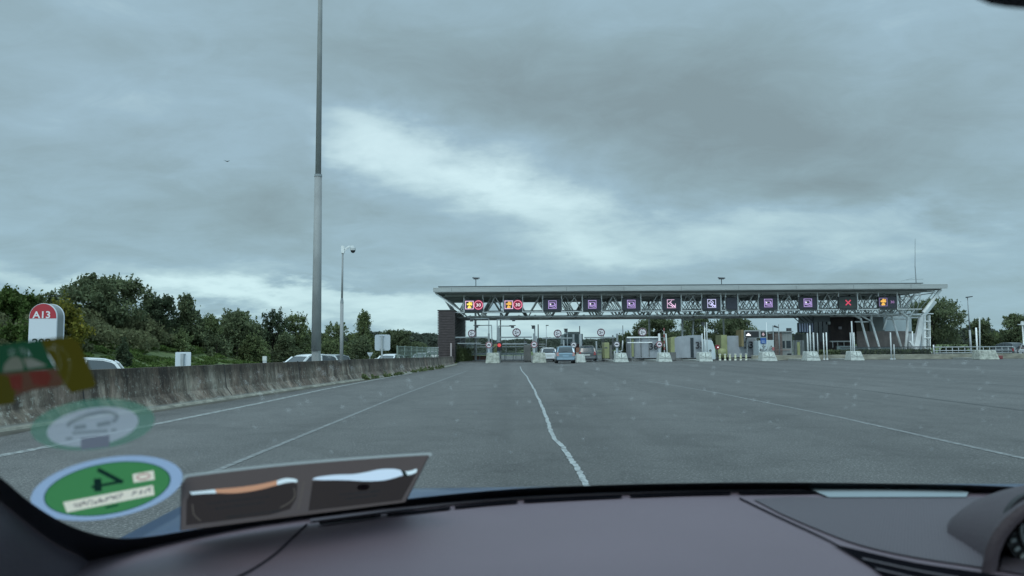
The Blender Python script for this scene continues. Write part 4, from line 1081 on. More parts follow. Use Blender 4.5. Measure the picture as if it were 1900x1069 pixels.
r = thing('signal_light', 'small round red light beside the white rounded cabin', 'light', (X_(1331, 86), 86, 0)); c = W(1331, 644, 86)
MB().tube((c.x, 86.1, 0), (c.x, 86.1, c.z), .05, n=6).build('post', DSTEEL, r); MB().disc((c.x, 86, c.z), (0, -1, 0), .24, .06, 16).build('red_face', mat('dull_red_face', (.22, .015, .03), .5), r); MB().disc((c.x + .05, 85.93, c.z - .03), (0, -1, 0), .07, .02, 12).build('lens', WLIT, r)
r, a, b_, z = booth('grey booth numbered 33 carrying a dark car screen on its top', 1352, 1406, 623, 88, depth=4)
MB().box((X_(1341, 88), 88.5, .3), (X_(1352, 88) - .01, 91, 2.75)).build('yellow_end', YEL, r)
mb = MB(); mb.tube((X_(1341, 87.5, 650), 87.6, .75), (X_(1341, 87.5), 88.4, .75), .52, n=20); mb.build('yellow_drum', YEL, r, smooth=True)
mb = MB(); c = W(1389.5, 640, 87.9); text_on(mb, '33', (c.x, 87.93, c.z), (1, 0, 0), (0, 0, 1), .72, 1.0); mb.build('booth_number', SIGNBLK, r)
mb = MB(); mb.box((X_(1401, 87.8), 87.75, .5), (X_(1403, 87.8), 87.95, 2.3)); mb.build('edge_strip', WHITE, r)
r = thing('display_board', 'dark display board with a white car symbol above the number 33', 'display', (X_(1395, 86.6), 86.6, 0))
mb = MB(); p0, p1 = W(1381.5, 613, 86.6), W(1421, 627, 86.6); mb.box((p0.x, 86.6, p1.z), (p1.x, 86.95, p0.z)); mb.build('board', mat('board_frame', (.26, .28, .28), .6), r)
p0, p1 = W(1383.3, 615, 86.5), W(1408.5, 626, 86.5); MB().box((p0.x, 86.55, p1.z), (p1.x, 86.598, p0.z)).build('screen', BLACK, r)
p0, p1 = W(1412, 615.2, 86.5), W(1421, 625, 86.5); MB().box((p0.x, 86.55, p1.z), (p1.x, 86.598, p0.z)).build('small_screen', BLACK, r)
c = W(1389, 621, 86.5); mb = MB(); mb.add([(c.x + a_ * .26, 86.53, c.z + b2 * .26) for a_, b2 in [(-1.0, -.45), (.95, -.45), (.95, -.05), (.5, .08), (.25, .6), (-.35, .6), (-.6, .08), (-1, 0)]], [tuple(range(8))]); mb.build('car_symbol', WLIT, r)
c = W(1416.5, 620, 86.5); mb = MB(); mb.disc((c.x, 86.54, c.z + .05), (0, -1, 0), .10, .01, 12); mb.box((c.x - .14, 86.53, c.z - .12), (c.x + .14, 86.545, c.z)); mb.box((c.x - .05, 86.53, c.z - .2), (c.x + .05, 86.545, c.z - .12)); mb.build('small_symbol', mat('dull_pink_lit', (.2, .15, .17), .5, emit=(.40, .28, .30, .8)), r)
MB().box((X_(1376.5, 86.9), 86.9, 1.45), (X_(1380.5, 86.9), 89, 3.25)).build('brown_side', mat('ochre_side', (.20, .16, .08), .7), r)
MB().box((X_(1386, 86.9), 87.0, .3), (X_(1388, 86.9), 87.3, 2.6)).build('support', GSTEEL, r)
r = thing('square_sign', 'blue square sign under the display board', 'sign', (X_(1416, 84.9), 84.9, 0)); p0, p1 = W(1411, 627, 84.9), W(1422, 637.5, 84.9)
MB().box((p0.x, 84.9, p1.z), (p1.x, 84.94, p0.z)).build('sign_face', mat('motorway_blue', (.025, .09, .30), .45), r)
mb = MB(); c = (p0 + p1) / 2; mb.box((p0.x + .1, 84.885, c.z - .06), (p1.x - .15, 84.898, c.z - .0)); mb.box((p0.x + .12, 84.885, c.z - .2), (p1.x - .1, 84.898, c.z - .14)); mb.build('sign_marks', mat('sign_pale_blue', (.35, .45, .62), .5), r)
MB().box((c.x - .04, 84.945, .2), (c.x + .04, 84.99, p0.z)).build('post', GSTEEL, r)
# pale cabinets behind the island with clutter of stickers
r = thing('equipment_cabinet', 'pale equipment cabinet below the blue square sign', 'cabinet', (X_(1420, 85), 85, 0))
MB().box((X_(1408, 85), 85.0, .2), (X_(1424, 85), 87, 2.05)).build('cabinet_body', BOOTHL, r, bevel=.03)
MB().box((X_(1424.5, 85), 85.1, .2), (X_(1437, 85), 87, 2.10)).build('cabinet_side', mat('cabinet_pale', (.42, .48, .48), .5), r, bevel=.03)
mb = MB(); rr = random.Random(4)
for k in range(34):
    xx = X_(rr.uniform(1409, 1433), 84.95); zz = rr.uniform(.85, 1.45); mb.box((xx, 84.97, zz), (xx + rr.uniform(.03, .16), 84.995, zz + rr.uniform(.03, .10)))
mb.build('dark_scuffs', BOOTHD, r); mb = MB(); mb.box((X_(1433, 84.95), 84.94, 1.0), (X_(1437, 84.95), 84.99, 1.35)); mb.build('red_tag', mat('pinkish_red', (.34, .12, .12), .6), r)
# brick booth
r = thing('brick_booth', 'grey brown booth with two dark windows left of the yellow green fence', 'booth', (X_(1452, 90), 90, 0))
x1_, x2_ = X_(1438, 89), X_(1471, 89)
MB().box((x1_, 89, 0), (X_(1452, 89), 92, 2.9)).build('brown_wall', mat('brown_brick', (.13, .105, .095), .85, noise=(4, .7, 1.3)), r)
MB().box((X_(1452, 89) + .01, 89.1, 0), (x2_, 92, 3.0)).build('grey_wall', mat('ribbed_grey', (.21, .225, .22), .7, noise=(9, .8, 1.15, (1, 1, .1))), r)
for p0_, p1_ in ((1453, 1457), (1460, 1468)): MB().box((X_(p0_, 89), 89.06, 1.25), (X_(p1_, 89), 89.3, 2.05)).build('window', DARKW, r)
MB().box((X_(1461, 89), 89.05, .35), (X_(1468.5, 89), 89.3, .65)).build('vent', DARKW, r)
mb = MB(); mb.box((x1_ - .05, 88.9, 3.0), (x2_ + .1, 92.1, 3.12)); mb.build('booth_roof', mat('booth_roof_grey', (.25, .27, .27), .6), r); MB().box((x1_ + .1, 88.97, 1.02), (x2_ - .3, 89.0, 1.08)).build('ledge', mat('reddish_ledge', (.28, .20, .18), .7), r)
c = W(1464.5, 613, 89); mb = MB(); mb.box((c.x - .2, 89, c.z - .12), (c.x + .25, 89.4, c.z + .25)); mb.tube((c.x, 89.2, 3.12), (c.x, 89.2, c.z), .06, n=6); tag(mb.build('roof_camera', DSTEEL), 'dark camera on the roof of the grey brown booth', 'camera')
mb = MB(); c = W(1439.5, 607, 88); mb.tube((c.x - .2, 88, c.z + .1), (c.x + .3, 88, c.z - .05), .12, .06, 8); tag(mb.build('pole_lamp', DSTEEL), 'dark lamp hanging between the pair of poles', 'lamp')
r = thing('fence_panel', 'yellow green and grey bar fence right of the grey brown booth', 'fence', (X_(1482, 89), 89, 0))
mb = MB(); 
for k in range(10): x = X_(1470, 89) + k * .16; mb.box((x, 89.5, 0), (x + .06, 89.6, 2.1))
mb.build('bars', GSTEEL, r); MB().box((X_(1482, 89), 89.4, .1), (X_(1487, 89), 89.5, 1.9)).build('yellow_bar', YEL, r)
# yellow green cabinet and fence near the dark car
r = thing('payment_cabinet', 'yellow green payment cabinet right of the dark car', 'cabinet', (X_(1124, 88), 88, 0))
MB().box((X_(1118, 88), 88, .25), (X_(1131, 88), 89, 2.0)).build('cabinet_body', YEL, r, bevel=.08)
MB().box((X_(1122, 88), 87.97, 1.35), (X_(1127, 88), 88.02, 1.5)).build('slot', BOOTHD, r)
MB().box((X_(1131, 88) + .02, 88.1, .1), (X_(1134, 88) + .1, 89, 1.7)).build('grey_side', BOOTHD, r)
r = thing('fence_panel', 'grey bar fence between the dark car and the yellow green cabinet', 'fence', (X_(1108, 88), 88, 0))
mb = MB()
for k in range(16): x = X_(1099, 88) + k * .078; mb.box((x, 88.3, 0), (x + .03, 88.35, 1.3))
mb.box((X_(1099, 88), 88.28, 1.28), (X_(1119, 88), 88.36, 1.34)); mb.build('bars', GSTEEL, r)
r = thing('guard_frame', 'white tubular frame behind the island nose with the diamond relief', 'frame', (X_(1147, 82.5), 82.5, 0))
mb = MB(); P = [W(1140, 664, 83), W(1140, 652, 83), W(1152, 652, 83), W(1152, 664, 83)]; mb.path(P, .06); mb.path([W(1152, 652, 83), W(1154.5, 650, 83), W(1155.5, 632, 83)], .07); mb.build('frame_tube', WHITE, r, smooth=True)
r = thing('striped_arm', 'red and white barrier arm standing upright before booth 36', 'barrier arm', (X_(1230, 84), 84, 0))
for k in range(8): MB().box((X_(1232, 84), 84, .8 + k * .33), (X_(1233.8, 84), 84.06, 1.125 + k * .33)).build('stripe', mat('faded_stripe_red', (.28, .09, .09), .6) if k % 2 else mat('faded_stripe_white', (.42, .42, .42), .6), r)
r = thing('ticket_machine', 'blue grey ticket machine on the island beside the red traffic light', 'machine', (X_(910, 84), 84, 0))
MB().box((X_(904, 84), 83.4, .1), (X_(913, 84), 84.4, 2.0)).build('machine_body', mat('machine_grey', (.22, .27, .31), .5), r, bevel=.04)
MB().box((X_(916, 84.6), 84.5, .1), (X_(922, 84.6), 85.2, 1.9)).build('yellow_side', YEL, r); mb = MB(); mb.box((X_(924, 84.2), 84.1, .05), (X_(928, 84.2), 84.4, 1.8)); mb.build('brown_post', mat('dark_olive_post', (.09, .09, .06), .8), r)
r = thing('ticket_machine', 'dark ticket machine behind the island left of the white hatchback', 'machine', (X_(980, 86), 86, 0))
MB().box((X_(972, 85), 85, .1), (X_(985, 85), 86.6, 1.75)).build('machine_body', BOOTHD, r, bevel=.04); MB().box((X_(988, 83.6), 83.5, 1.0), (X_(996, 83.6), 84.5, 2.35)).build('pale_box', mat('pale_box', (.32, .35, .33), .6), r)
# far side structures seen through the first lanes
r = thing('far_gantry', 'low grey horizontal barriers beyond the first two lanes', 'barrier', (X_(930, 112), 112, 0))
mb = MB(); a, b_ = X_(866, 112), X_(1012, 112)
for z0, z1 in ((2.0, 2.12), (1.68, 1.78)): mb.box((a, 112, z0), (b_, 112.1, z1))
mb.build('rail', mat('far_rail', (.30, .35, .37), .5), r)
mb = MB()
for k in range(9): x = a + (b_ - a) * k / 8; mb.box((x - .05, 112.1, 0), (x + .05, 112.2, 2.1))
mb.build('upright', GSTEEL, r)
r = thing('crash_rail', 'pale steel crash rail beyond the first two lanes', 'crash rail', (X_(925, 105), 105, 0))
mb = MB(); mb.box((X_(872, 106), 106, .62), (X_(985, 106), 106.08, .92)); mb.build('rail', mat('rail_steel', (.42, .46, .47), .45, .3), r)
mb = MB(); 
for k in range(8): x = X_(874, 106) + k * 1.1; mb.box((x, 106.1, 0), (x + .08, 106.2, .9))
mb.build('rail_post', GSTEEL, r)
mb = MB(); mb.box((X_(866, 107), 107, 0), (X_(903, 107), 107.4, .55)); tag(mb.build('brick_wall', mat('red_brown_wall', (.17, .09, .07), .85, noise=(3, .7, 1.2))), 'low red brown wall beyond the first lane', 'wall')

# ================================================================ RIGHT HAND BUILDINGS
r = thing('toll_annex', 'small annex with blue and white upright stripes and dark glazing under the canopy', 'building', (X_(1513, 97), 97, 0))
def bx(px0, py0, px1, py1, Y, d):   # box from a picture rectangle standing Y metres ahead
    a, b_ = W(px0, py0, Y), W(px1, py1, Y); return (a.x, Y, b_.z), (b_.x, Y + d, a.z)
def B(mb, *a): p, q = bx(*a); return mb.box(p, q)
B(MB(), 1482, 599, 1509.5, 617, 97, .6).build('upper_storey', mat('annex_dark_blue', (.02, .035, .08), .5), r)
for k in range(6): B(MB(), 1483 + k * 4.6, 600, 1486 + k * 4.6, 616, 96.9, .09).build('blue_stripe', mat('pale_blue_stripe', (.56, .63, .82), .5), r)
B(MB(), 1482, 586, 1511, 599.5, 96.8, .2).build('sloping_panel', mat('panel_grey_blue', (.22, .25, .27), .5), r)
B(MB(), 1510, 597, 1537, 634, 96.6, 3).build('glazed_wall', DARKW, r); mb = MB()
for px in (1519, 1527): B(mb, px, 597, px + .8, 634, 96.5, .08)
mb.build('mullion', DSTEEL, r)
B(MB(), 1509.8, 584, 1540, 597, 96.4, 3).build('fascia_band', mat('annex_fascia', (.16, .18, .19), .6), r); B(MB(), 1537, 597, 1541, 602, 96.2, .5).build('lamp_box', WHITE, r)
B(MB(), 1489, 620, 1521, 664, 96.8, 3).build('lower_storey', mat('lower_grey_green', (.13, .145, .13), .7), r)
for a_ in ((1503, 1507), (1511, 1520)): B(MB(), a_[0], 634, a_[1], 649, 96.7, .08).build('window', DARKW, r)
mb = MB(); 
for k in range(4): mb.bar(W(1466 + k*9, 583, 95), W(1482 + k * 9, 597, 95), .09)
mb.build('roof_brace', DSTEEL, r)
r = thing('brown_building', 'dark brown toll building under the right part of the canopy', 'building', (X_(1575, 100), 100, 0))
BR = mat('dark_brown_wall', (.050, .037, .035), .8, noise=(1.2, .7, 1.4)); B(MB(), 1540, 584, 1588, 668, 99, 6).build('wall', BR, r)
B(MB(), 1556, 606, 1562, 611, 98.9, .08).build('wall_lamp', mat('wall_lamp', (.30, .27, .30), .5), r)
B(MB(), 1588.2, 596, 1612, 620, 99.5, 5).build('window_band', mat('olive_brown', (.075, .065, .045), .7), r); B(MB(), 1588.2, 582, 1628, 596, 99.6, 5).build('upper_wall', mat('upper_brown', (.055, .052, .05), .8), r)
mb = MB(); B(mb, 1541, 632.5, 1578, 634.5, 98.6, .3); mb.build('handrail', WSTEEL, r); B(MB(), 1553, 642, 1591, 652, 96, .3).build('parapet', mat('greenish_parapet', (.28, .34, .33), .6), r)
mb = MB()
for px in (1545, 1554, 1566): B(mb, px, 635, px + 1.2, 645, 98.6, .2)
mb.build('handrail_post', WSTEEL, r)
B(MB(), 1612.4, 584, 1640, 615, 99.4, 5).build('grey_end', mat('grey_green_end', (.15, .165, .155), .7), r)
r = thing('pink_wall', 'mottled pinkish brown screen wall behind the leaning canopy legs', 'wall', (X_(1635, 97), 97, 0))
B(MB(), 1590, 615, 1681, 644, 97, .3).build('screen', mat('mottled_pink_wall', (.20, .165, .15), .8, noise=(1.1, .7, 1.35)), r); B(MB(), 1590, 644.3, 1681, 652, 96.9, .5).build('base', mat('pale_green_base', (.27, .32, .30), .7), r)
r = thing('pale_panel_wall', 'pale blue grey panel wall above the pinkish screen wall', 'wall', (X_(1665, 103), 103, 0))
B(MB(), 1640, 577, 1692, 615, 103, .4).build('panel', mat('pale_blue_panel', (.33, .40, .42), .6, noise=(.6, .9, 1.08)), r); mb = MB(); mb.box((X_(1640, 103), 103, 0), (X_(1692, 103), 103.35, W(1640, 615.3, 103).z)); mb.build('panel_base', BOOTHD, r)
r = thing('hedge', 'clipped dark hedge behind the low wall under the canopy', 'hedge', (X_(1600, 88), 88, 0)); rng = np.random.default_rng(3)
a, b_ = X_(1515, 88), X_(1726, 88); P = rng.uniform([a, 87.6, .1], [b_, 88.4, 1.0], (5200, 3)); leaf_mesh('foliage', LEAF['dark'], P - np.array(r.location), .16, rng, r)
# street lamps and poles at the right
def street_lamp(px, top, Y, label, head=1):
    t = W(px, top, Y); r = thing('street_lamp', label, 'street lamp', (t.x, Y, 0)); hm = t.z * .45
    MB().tube((t.x + .1, Y, 0), (t.x + .08, Y, hm), .14, .12, 8).build('lower_pole', STEEL, r, smooth=True); MB().tube((t.x + .08, Y, hm), t, .08, .05, 8).build('upper_pole', GSTEEL, r, smooth=True)
    mb = MB(); mb.hexa([(t.x - .12, Y - .2, t.z - .06), (t.x + .55 * head, Y - .2, t.z + .05), (t.x + .55 * head, Y + .2, t.z + .05), (t.x - .12, Y + .2, t.z - .06), (t.x - .12, Y - .2, t.z + .08), (t.x + .55 * head, Y - .2, t.z + .16), (t.x + .55 * head, Y + .2, t.z + .16), (t.x - .12, Y + .2, t.z + .08)]); mb.build('lamp_head', DSTEEL, r, fixn=True)
street_lamp(1795, 552, 100, 'tall street lamp standing against the sky right of the canopy')
c = W(1897, 602, 90); r = thing('camera_pole', 'white pole with a camera head at the right edge of the view', 'pole', (c.x, 90, 0))
MB().tube((c.x + .05, 90, 0), c, .10, .07, 8).build('pole', WSTEEL, r); mb = MB(); mb.tube(c - Vector((0, 0, .1)), c + Vector((0, 0, .35)), .22, .14, 10); mb.box((c.x - .5, 89.9, c.z - .06), (c.x, 90.1, c.z + .03)); mb.build('camera', WHITE, r)

# ================================================================ ROADSIDE OBJECTS ON THE LEFT
MASTM = mat('weathered_mast_steel', (.27, .285, .285), .8, .0, noise=(1.6, .78, 1.18, (1, 1, .4)))
def mast():
    Y = 44; x = X_(586.5, Y, 668); r = thing('lighting_mast', 'very tall tapered grey lighting mast rising out of the top of the view', 'mast', (x, Y, -.5))
    MB().tube((x, Y, -.5), (x, Y, W(585, 650, Y).z), .245, .245, 8).build('base_section', MASTM, r)
    z1 = W(586, 325, Y).z; z0 = W(585, 650, Y).z
    MB().tube((x, Y, z0), (x, Y, z1), .272, .205, 12).build('lower_pole', MASTM, r, smooth=True)
    MB().tube((x, Y, z1 - .02), (x, Y, 30), .165, .09, 12).build('upper_pole', MASTM, r, smooth=True)
    MB().tube((x, Y, z1 - .1), (x, Y, z1 + .03), .222, .21, 12).build('joint_collar', GSTEEL, r)
    mb = MB(); a = W(584, 645, Y - .3); mb.bar((a.x, Y - .262, a.z - .12), (a.x, Y - .262, a.z + .10), .03); mb.box((x - .20, Y - .285, z0 - .03), (x + .20, Y - .25, z0 + .01)); mb.build('door_latch', DSTEEL, r)
    mb = MB()
    for k in range(6): an = k * math.pi / 3; mb.box((x + math.cos(an)*1.1 - .2, Y + math.sin(an)*1.1 - .2, 29.6), (x + math.cos(an)*1.1 + .2, Y + math.sin(an)*1.1 + .2, 29.9))
    mb.ring((x, Y, 29.7), (0, 0, 1), 1.15, 1.05, .08, 20); mb.build('lamp_crown', DSTEEL, r)
mast()
Y = 56; x = X_(633.5, Y, 665); r = thing('camera_mast', 'grey pole with a short arm and dome camera right of the tall lighting mast', 'camera pole', (x, Y, -.5))
zj = W(633, 560, Y).z; zt_ = W(634, 457, Y).z
MB().tube((x, Y, -.5), (x, Y, zj), .125, .115, 10).build('lower_pole', MASTM, r, smooth=True); MB().tube((x, Y, zj), (x + .03, Y, zt_), .075, .055, 10).build('upper_pole', MASTM, r, smooth=True)
MB().tube((x, Y, zj - .1), (x, Y, zj + .25), .125, .08, 10).build('joint_collar', GSTEEL, r)
mb = MB(); mb.box((x - .07, Y - .1, zt_ - .5), (x + .14, Y + .1, zt_ + .02)); mb.bar((x + .1, Y, zt_ - .22), (x + .48, Y, zt_ - .02), .08); mb.bar((x + .1, Y, zt_ - .38), (x + .48, Y, zt_ - .04), .05); mb.bar((x + .4, Y, zt_ - .01), (x + .78, Y, zt_ - .0), .06); mb.build('arm', WSTEEL, r)
mb = MB(); mb.tube((x + .74, Y, zt_ - .12), (x + .74, Y, zt_ - .3), .20, .20, 14); mb.tube((x + .74, Y, zt_ - .06), (x + .74, Y, zt_ - .12), .10, .20, 14); mb.build('camera_housing', WHITE, r)
mb = MB(); mb.tube((x + .74, Y, zt_ - .3), (x + .74, Y, zt_ - .42), .17, .14, 14); mb.tube((x + .74, Y, zt_ - .42), (x + .74, Y, zt_ - .48), .14, .05, 14); mb.build('camera_dome', BLACK, r, smooth=True)

def sign_back(px0, py0, px1, py1, Y, label, postpx, m_, brackets=(.22, .78), rnd_=.08, gnd=-.5):
    a, b_ = W(px0, py0, Y), W(px1, py1, Y); r = thing('sign_back', label, 'sign', ((a.x + b_.x)/2, Y, gnd), group=None)
    w, h = b_.x - a.x, a.z - b_.z; loop = []
    for cx, cz, a0 in [(b_.x - rnd_, a.z - rnd_, 0), (a.x + rnd_, a.z - rnd_, 90), (a.x + rnd_, b_.z + rnd_, 180), (b_.x - rnd_, b_.z + rnd_, 270)]:
        for k in range(5): t = R(a0 + k * 22.5); loop.append((cx + rnd_ * math.cos(t), Y, cz + rnd_ * math.sin(t)))
    MB().prism(loop, (0, .03, 0)).build('plate', m_, r, fixn=True)
    x = X_(postpx, Y, py1); MB().box((x - .05, Y - .12, gnd), (x + .05, Y - .03, a.z - .06)).build('post', STEEL, r)
    mb = MB()
    for t in brackets: z = b_.z + h * (1 - t); mb.box((x - w * .16, Y - .03, z - .025), (x + w * .16, Y - .002, z + .025))
    mb.build('bracket', STEEL, r)
SB = mat('aluminium_sign_back', (.45, .50, .54), .5, .15)
sign_back(695.5, 621, 724, 650.5, 50, 'square grey back of a road sign on a post right of the camera pole', 709, SB, (.1, .9), .12)
sign_back(325.5, 653.5, 353.5, 680, 30, 'small white sign back just above the concrete wall left of the lighting mast', 339.5, mat('white_sign_back', (.55, .60, .64), .5), (.15,), .04)
a = W(491, 661, 32); r = thing('marker_post', 'small white marker post above the wall between the white sign back and the mast', 'marker post', (a.x, 32, -.5))
MB().box((a.x - .07, 32, -.5), (a.x + .07, 32.06, a.z - .02)).build('post', WHITE, r); MB().box((a.x - .075, 31.98, a.z - .18), (a.x + .075, 32.07, a.z)).build('reflector', mat('pale_reflector', (.55, .58, .55), .3), r)
a = W(686.5, 657, 52); r = thing('yield_sign_back', 'small grey back of a triangular sign left of the square sign post', 'sign', (a.x, 52, -.5))
MB().prism([(a.x - .2, 52, a.z + .1), (a.x + .2, 52, a.z + .1), (a.x, 52, a.z - .24)], (0, .02, 0)).build('plate', SB, r, fixn=True); MB().box((a.x - .02, 51.95, -.5), (a.x + .02, 51.99, a.z)).build('post', STEEL, r)
# kilometre marker: two shaped plates with red round tops
Y = 25; r = thing('kilometre_marker', 'white kilometre marker with rounded red top reading A13', 'road marker', (X_(82, Y), Y, -.5))
MKW = mat('marker_white', (.56, .60, .64), .5); MKR = mat('marker_red', (.36, .022, .035), .45)
a, b_ = W(55, 563, Y), W(103.5, 640, Y); cx, hw = (a.x + b_.x) / 2, (b_.x - a.x) / 2; ztop = a.z; zc = ztop - hw
def arch(x0, hw_, zc_, y, zb=-.3): return [(x0 + hw_ * math.cos(t), y, zc_ + hw_ * math.sin(t)) for t in [math.pi * k / 20 for k in range(21)]] + [(x0 - hw_, y, zb), (x0 + hw_, y, zb)]
MB().prism(arch(cx, hw, zc, Y), (0, .05, 0)).build('front_plate', MKW, r, fixn=True)
MB().prism(arch(cx + .02, hw, zc, Y + .36), (0, .05, 0)).build('rear_plate', MKW, r, fixn=True)
mb = MB(); A_, B_ = arch(cx, hw * .97, zc, Y + .05), arch(cx + .02, hw * .97, zc, Y + .36); mb.grid([A_, B_], closed=True); mb.build('side_shell', mat('marker_side', (.20, .22, .22), .6), r, fixn=True)
zr = W(80, 591, Y).z; hh = hw * .965
lp = [(cx + hh * math.cos(t), Y - .006, zc + hh * math.sin(t)) for t in [math.pi * k / 20 for k in range(21)]]
mb = MB(); mb.prism([(cx - hh, Y - .006, zr), (cx + hh, Y - .006, zr)] + lp, (0, .004, 0)); mb.build('red_top', MKR, r, fixn=True)
mb = MB(); c = W(78, 584, Y); text_on(mb, 'A13', (c.x, Y - .012, c.z), (1, 0, 0), (0, 0, 1), .21, 1.12); mb.build('route_number', mat('marker_letters', (.66, .66, .68), .5), r)
mb = MB(); c = W(77, 635, Y); text_on(mb, '208', (c.x, Y - .008, c.z), (1, 0, 0), (0, 0, 1), .22, 1.25); mb.build('distance_number', SIGNBLK, r)
# mesh guard fence on the wall
r = thing('mesh_fence', 'pale green mesh fence behind the wall left of the slatted tower', 'fence', (X_(765, 60), 60, 0))
FG = mat('fence_green_grey', (.20, .25, .22), .6)
p0, p1 = Vector((X_(737, 52), 52, .3)), Vector((X_(812, 84), 84, .3))
mb = MB()
for z in (.62, .92, 1.22): q = Vector((0, 0, z)); mb.bar(p0 + q, p1 + q, .05)
mb.build('rail', FG, r); mb = MB()
for k in range(46): q = p0.lerp(p1, k / 45); mb.bar(q, q + Vector((0, 0, 1.22)), .025)
for z in (.72, .82, 1.02, 1.12): q = Vector((0, 0, z)); mb.bar(p0 + q, p1 + q, .015)
mb.build('mesh', FG, r); mb = MB()
for k in range(9): q = p0.lerp(p1, k / 8); mb.box((q.x - .04, q.y - .04, -.1), (q.x + .04, q.y + .04, 1.58))
mb.build('fence_post', FG, r)
# bird
c = W(421, 300, 70); r = tag(MB().add([c + Vector(v) for v in [(0, .12, 0), (-.28, 0, .13), (-.05, -.1, 0), (.30, .0, .10), (.05, -.12, -.02), (0, -.3, -.03), (0, 0, .05)]], [(0, 1, 2), (0, 3, 4), (2, 5, 4), (0, 2, 4), (6, 1, 0), (6, 3, 0)]).build('bird', BLACK, off=c), 'small dark bird flying in the open sky left of the tall mast', 'bird')

# ================================================================ VEHICLES
CHROME = mat('licence_plate', (.50, .52, .50), .5); TAIL = mat('tail_lamp', (.30, .02, .02), .25); PLBLUE = mat('dark_trim', (.02, .022, .025), .6)
def car(label, x, y, rz, paint, z0=0.0, L=4.1, Wd=1.76, Ht=1.52, belt=.93, rear=.30, bonnet=1.0, name='car', plate=CHROME, parts=True, group=None, tail=TAIL):
    r = thing(name, label, 'car', (x, y, z0), rz, group); h = Wd / 2; hl = L / 2; Z0 = Vector((0, 0, 0))
    def sect(yy, zl, zb, w, k=.93): return [(-w*k, yy, zl), (-w, yy, zl + .16), (-w, yy, zl + .38), (-w*.97, yy, zb - .10), (-w*.90, yy, zb), (0, yy, zb + .02), (w*.90, yy, zb), (w*.97, yy, zb - .10), (w, yy, zl + .38), (w, yy, zl + .16), (w*k, yy, zl)]
    st = [(-hl, .36, belt - .10, h*.88), (-hl + .10, .28, belt - .01, h*.97), (-hl + .6, .24, belt + .01, h), (-.2, .24, belt, h), (hl - bonnet - .1, .24, belt - .02, h), (hl - .35, .26, belt - .16, h*.96), (hl - .06, .30, belt - .28, h*.88), (hl, .38, belt - .36, h*.74)]
    rows = [sect(*s) for s in st]; mb = MB(); mb.grid(rows, closed=True); n = 11
    mb.f += [tuple(range(n)), tuple(range(len(mb.v) - n, len(mb.v)))[::-1]]; mb.mi += [0, 0]
    mb.build('body', paint, r, off=Z0, smooth=False, fixn=True, bevel=.03)
    # cabin: curved glasshouse with a painted arched roof and pillars
    yr0, yr1 = -hl + .06, hl - bonnet + .05
    pr = [(yr0, belt - .02), (yr0 + rear * .55, belt + (Ht - belt) * .62), (yr0 + rear * .85, Ht - .13), (yr0 + rear + .22, Ht - .045), (yr0 + rear + .9, Ht), (yr1 - 1.35, Ht - .01), (yr1 - .95, Ht - .06), (yr1 - .70, Ht - .15), (yr1, belt - .02)]
    def wz(z): t = (z - belt) / (Ht - belt); return h * (.90 - .20 * max(0, t) ** 1.3)
    rows = [[(-wz(belt), yy, belt - .03), (-wz(zz), yy, zz - .02), (-wz(zz) * .6, yy, zz + .0), (wz(zz) * .6, yy, zz + .0), (wz(zz), yy, zz - .02), (wz(belt), yy, belt - .03)] for yy, zz in pr]
    MB().grid(rows).build('windows', CGLASS, r, off=Z0, fixn=True)
    top = pr[2:8]; rows = [[(-wz(zz) - .012, yy, zz - .11), (-wz(zz) - .014, yy, zz - .04), (-wz(zz) * .8, yy, zz + .012), (0, yy, zz + .022), (wz(zz) * .8, yy, zz + .012), (wz(zz) + .014, yy, zz - .04), (wz(zz) + .012, yy, zz - .11)] for yy, zz in top]
    MB().grid(rows).build('roof', paint, r, off=Z0, fixn=True, smooth=True)
    mb = MB()
    for s_ in (-1, 1):
        for q in (pr[:3], pr[-2:][::-1]):
            P = [Vector((s_ * (wz(zz) - .02), yy, zz - .03)) for yy, zz in q]
            for a_, b_ in zip(P, P[1:]): mb.bar(a_, b_, .11, .10)
        ym = (yr0 + yr1) / 2 - .1; mb.bar((s_ * (wz(belt) + .004), ym, belt), (s_ * (wz(Ht - .1) + .004), ym - .1, Ht - .1), .06, .08)
    mb.build('pillars', paint, r, off=Z0)
    for sx in (-1, 1):
        for yy in (-hl + .72, hl - .80):
            w_ = MB().tube((sx * (h - .20), yy, .31), (sx * (h + .01), yy, .31), .31, .31, 18).build('wheel', TYRE, r, off=Z0)
            MB().disc((sx * (h + .012), yy, .31), (sx, 0, 0), .20, .012, 14).build('rim', RIM, w_, off=Z0)
    for sx in (-1, 1):
        MB().hexa([(sx*h*.70, -hl - .02, belt - .30), (sx*h*.93, -hl + .0, belt - .30), (sx*h*.95, -hl + .2, belt - .30), (sx*h*.70, -hl + .2, belt - .30), (sx*h*.74, -hl - .0, belt + .02), (sx*h*.92, -hl + .04, belt + .04), (sx*h*.93, -hl + .2, belt + .04), (sx*h*.74, -hl + .2, belt + .02)]).build('tail_lamp', tail, r, off=Z0, fixn=True)
        MB().hexa([(sx*(h - .02), hl - bonnet - .35, belt), (sx*(h + .16), hl - bonnet - .33, belt), (sx*(h + .16), hl - bonnet - .22, belt), (sx*(h - .02), hl - bonnet - .2, belt), (sx*(h - .02), hl - bonnet - .35, belt + .14), (sx*(h + .14), hl - bonnet - .33, belt + .14), (sx*(h + .14), hl - bonnet - .22, belt + .14), (sx*(h - .02), hl - bonnet - .2, belt + .14)]).build('mirror', paint, r, off=Z0, fixn=True)
    MB().box((-.27, -hl - .025, belt - .36), (.27, -hl + .05, belt - .24)).build('licence_plate', plate, r, off=Z0)
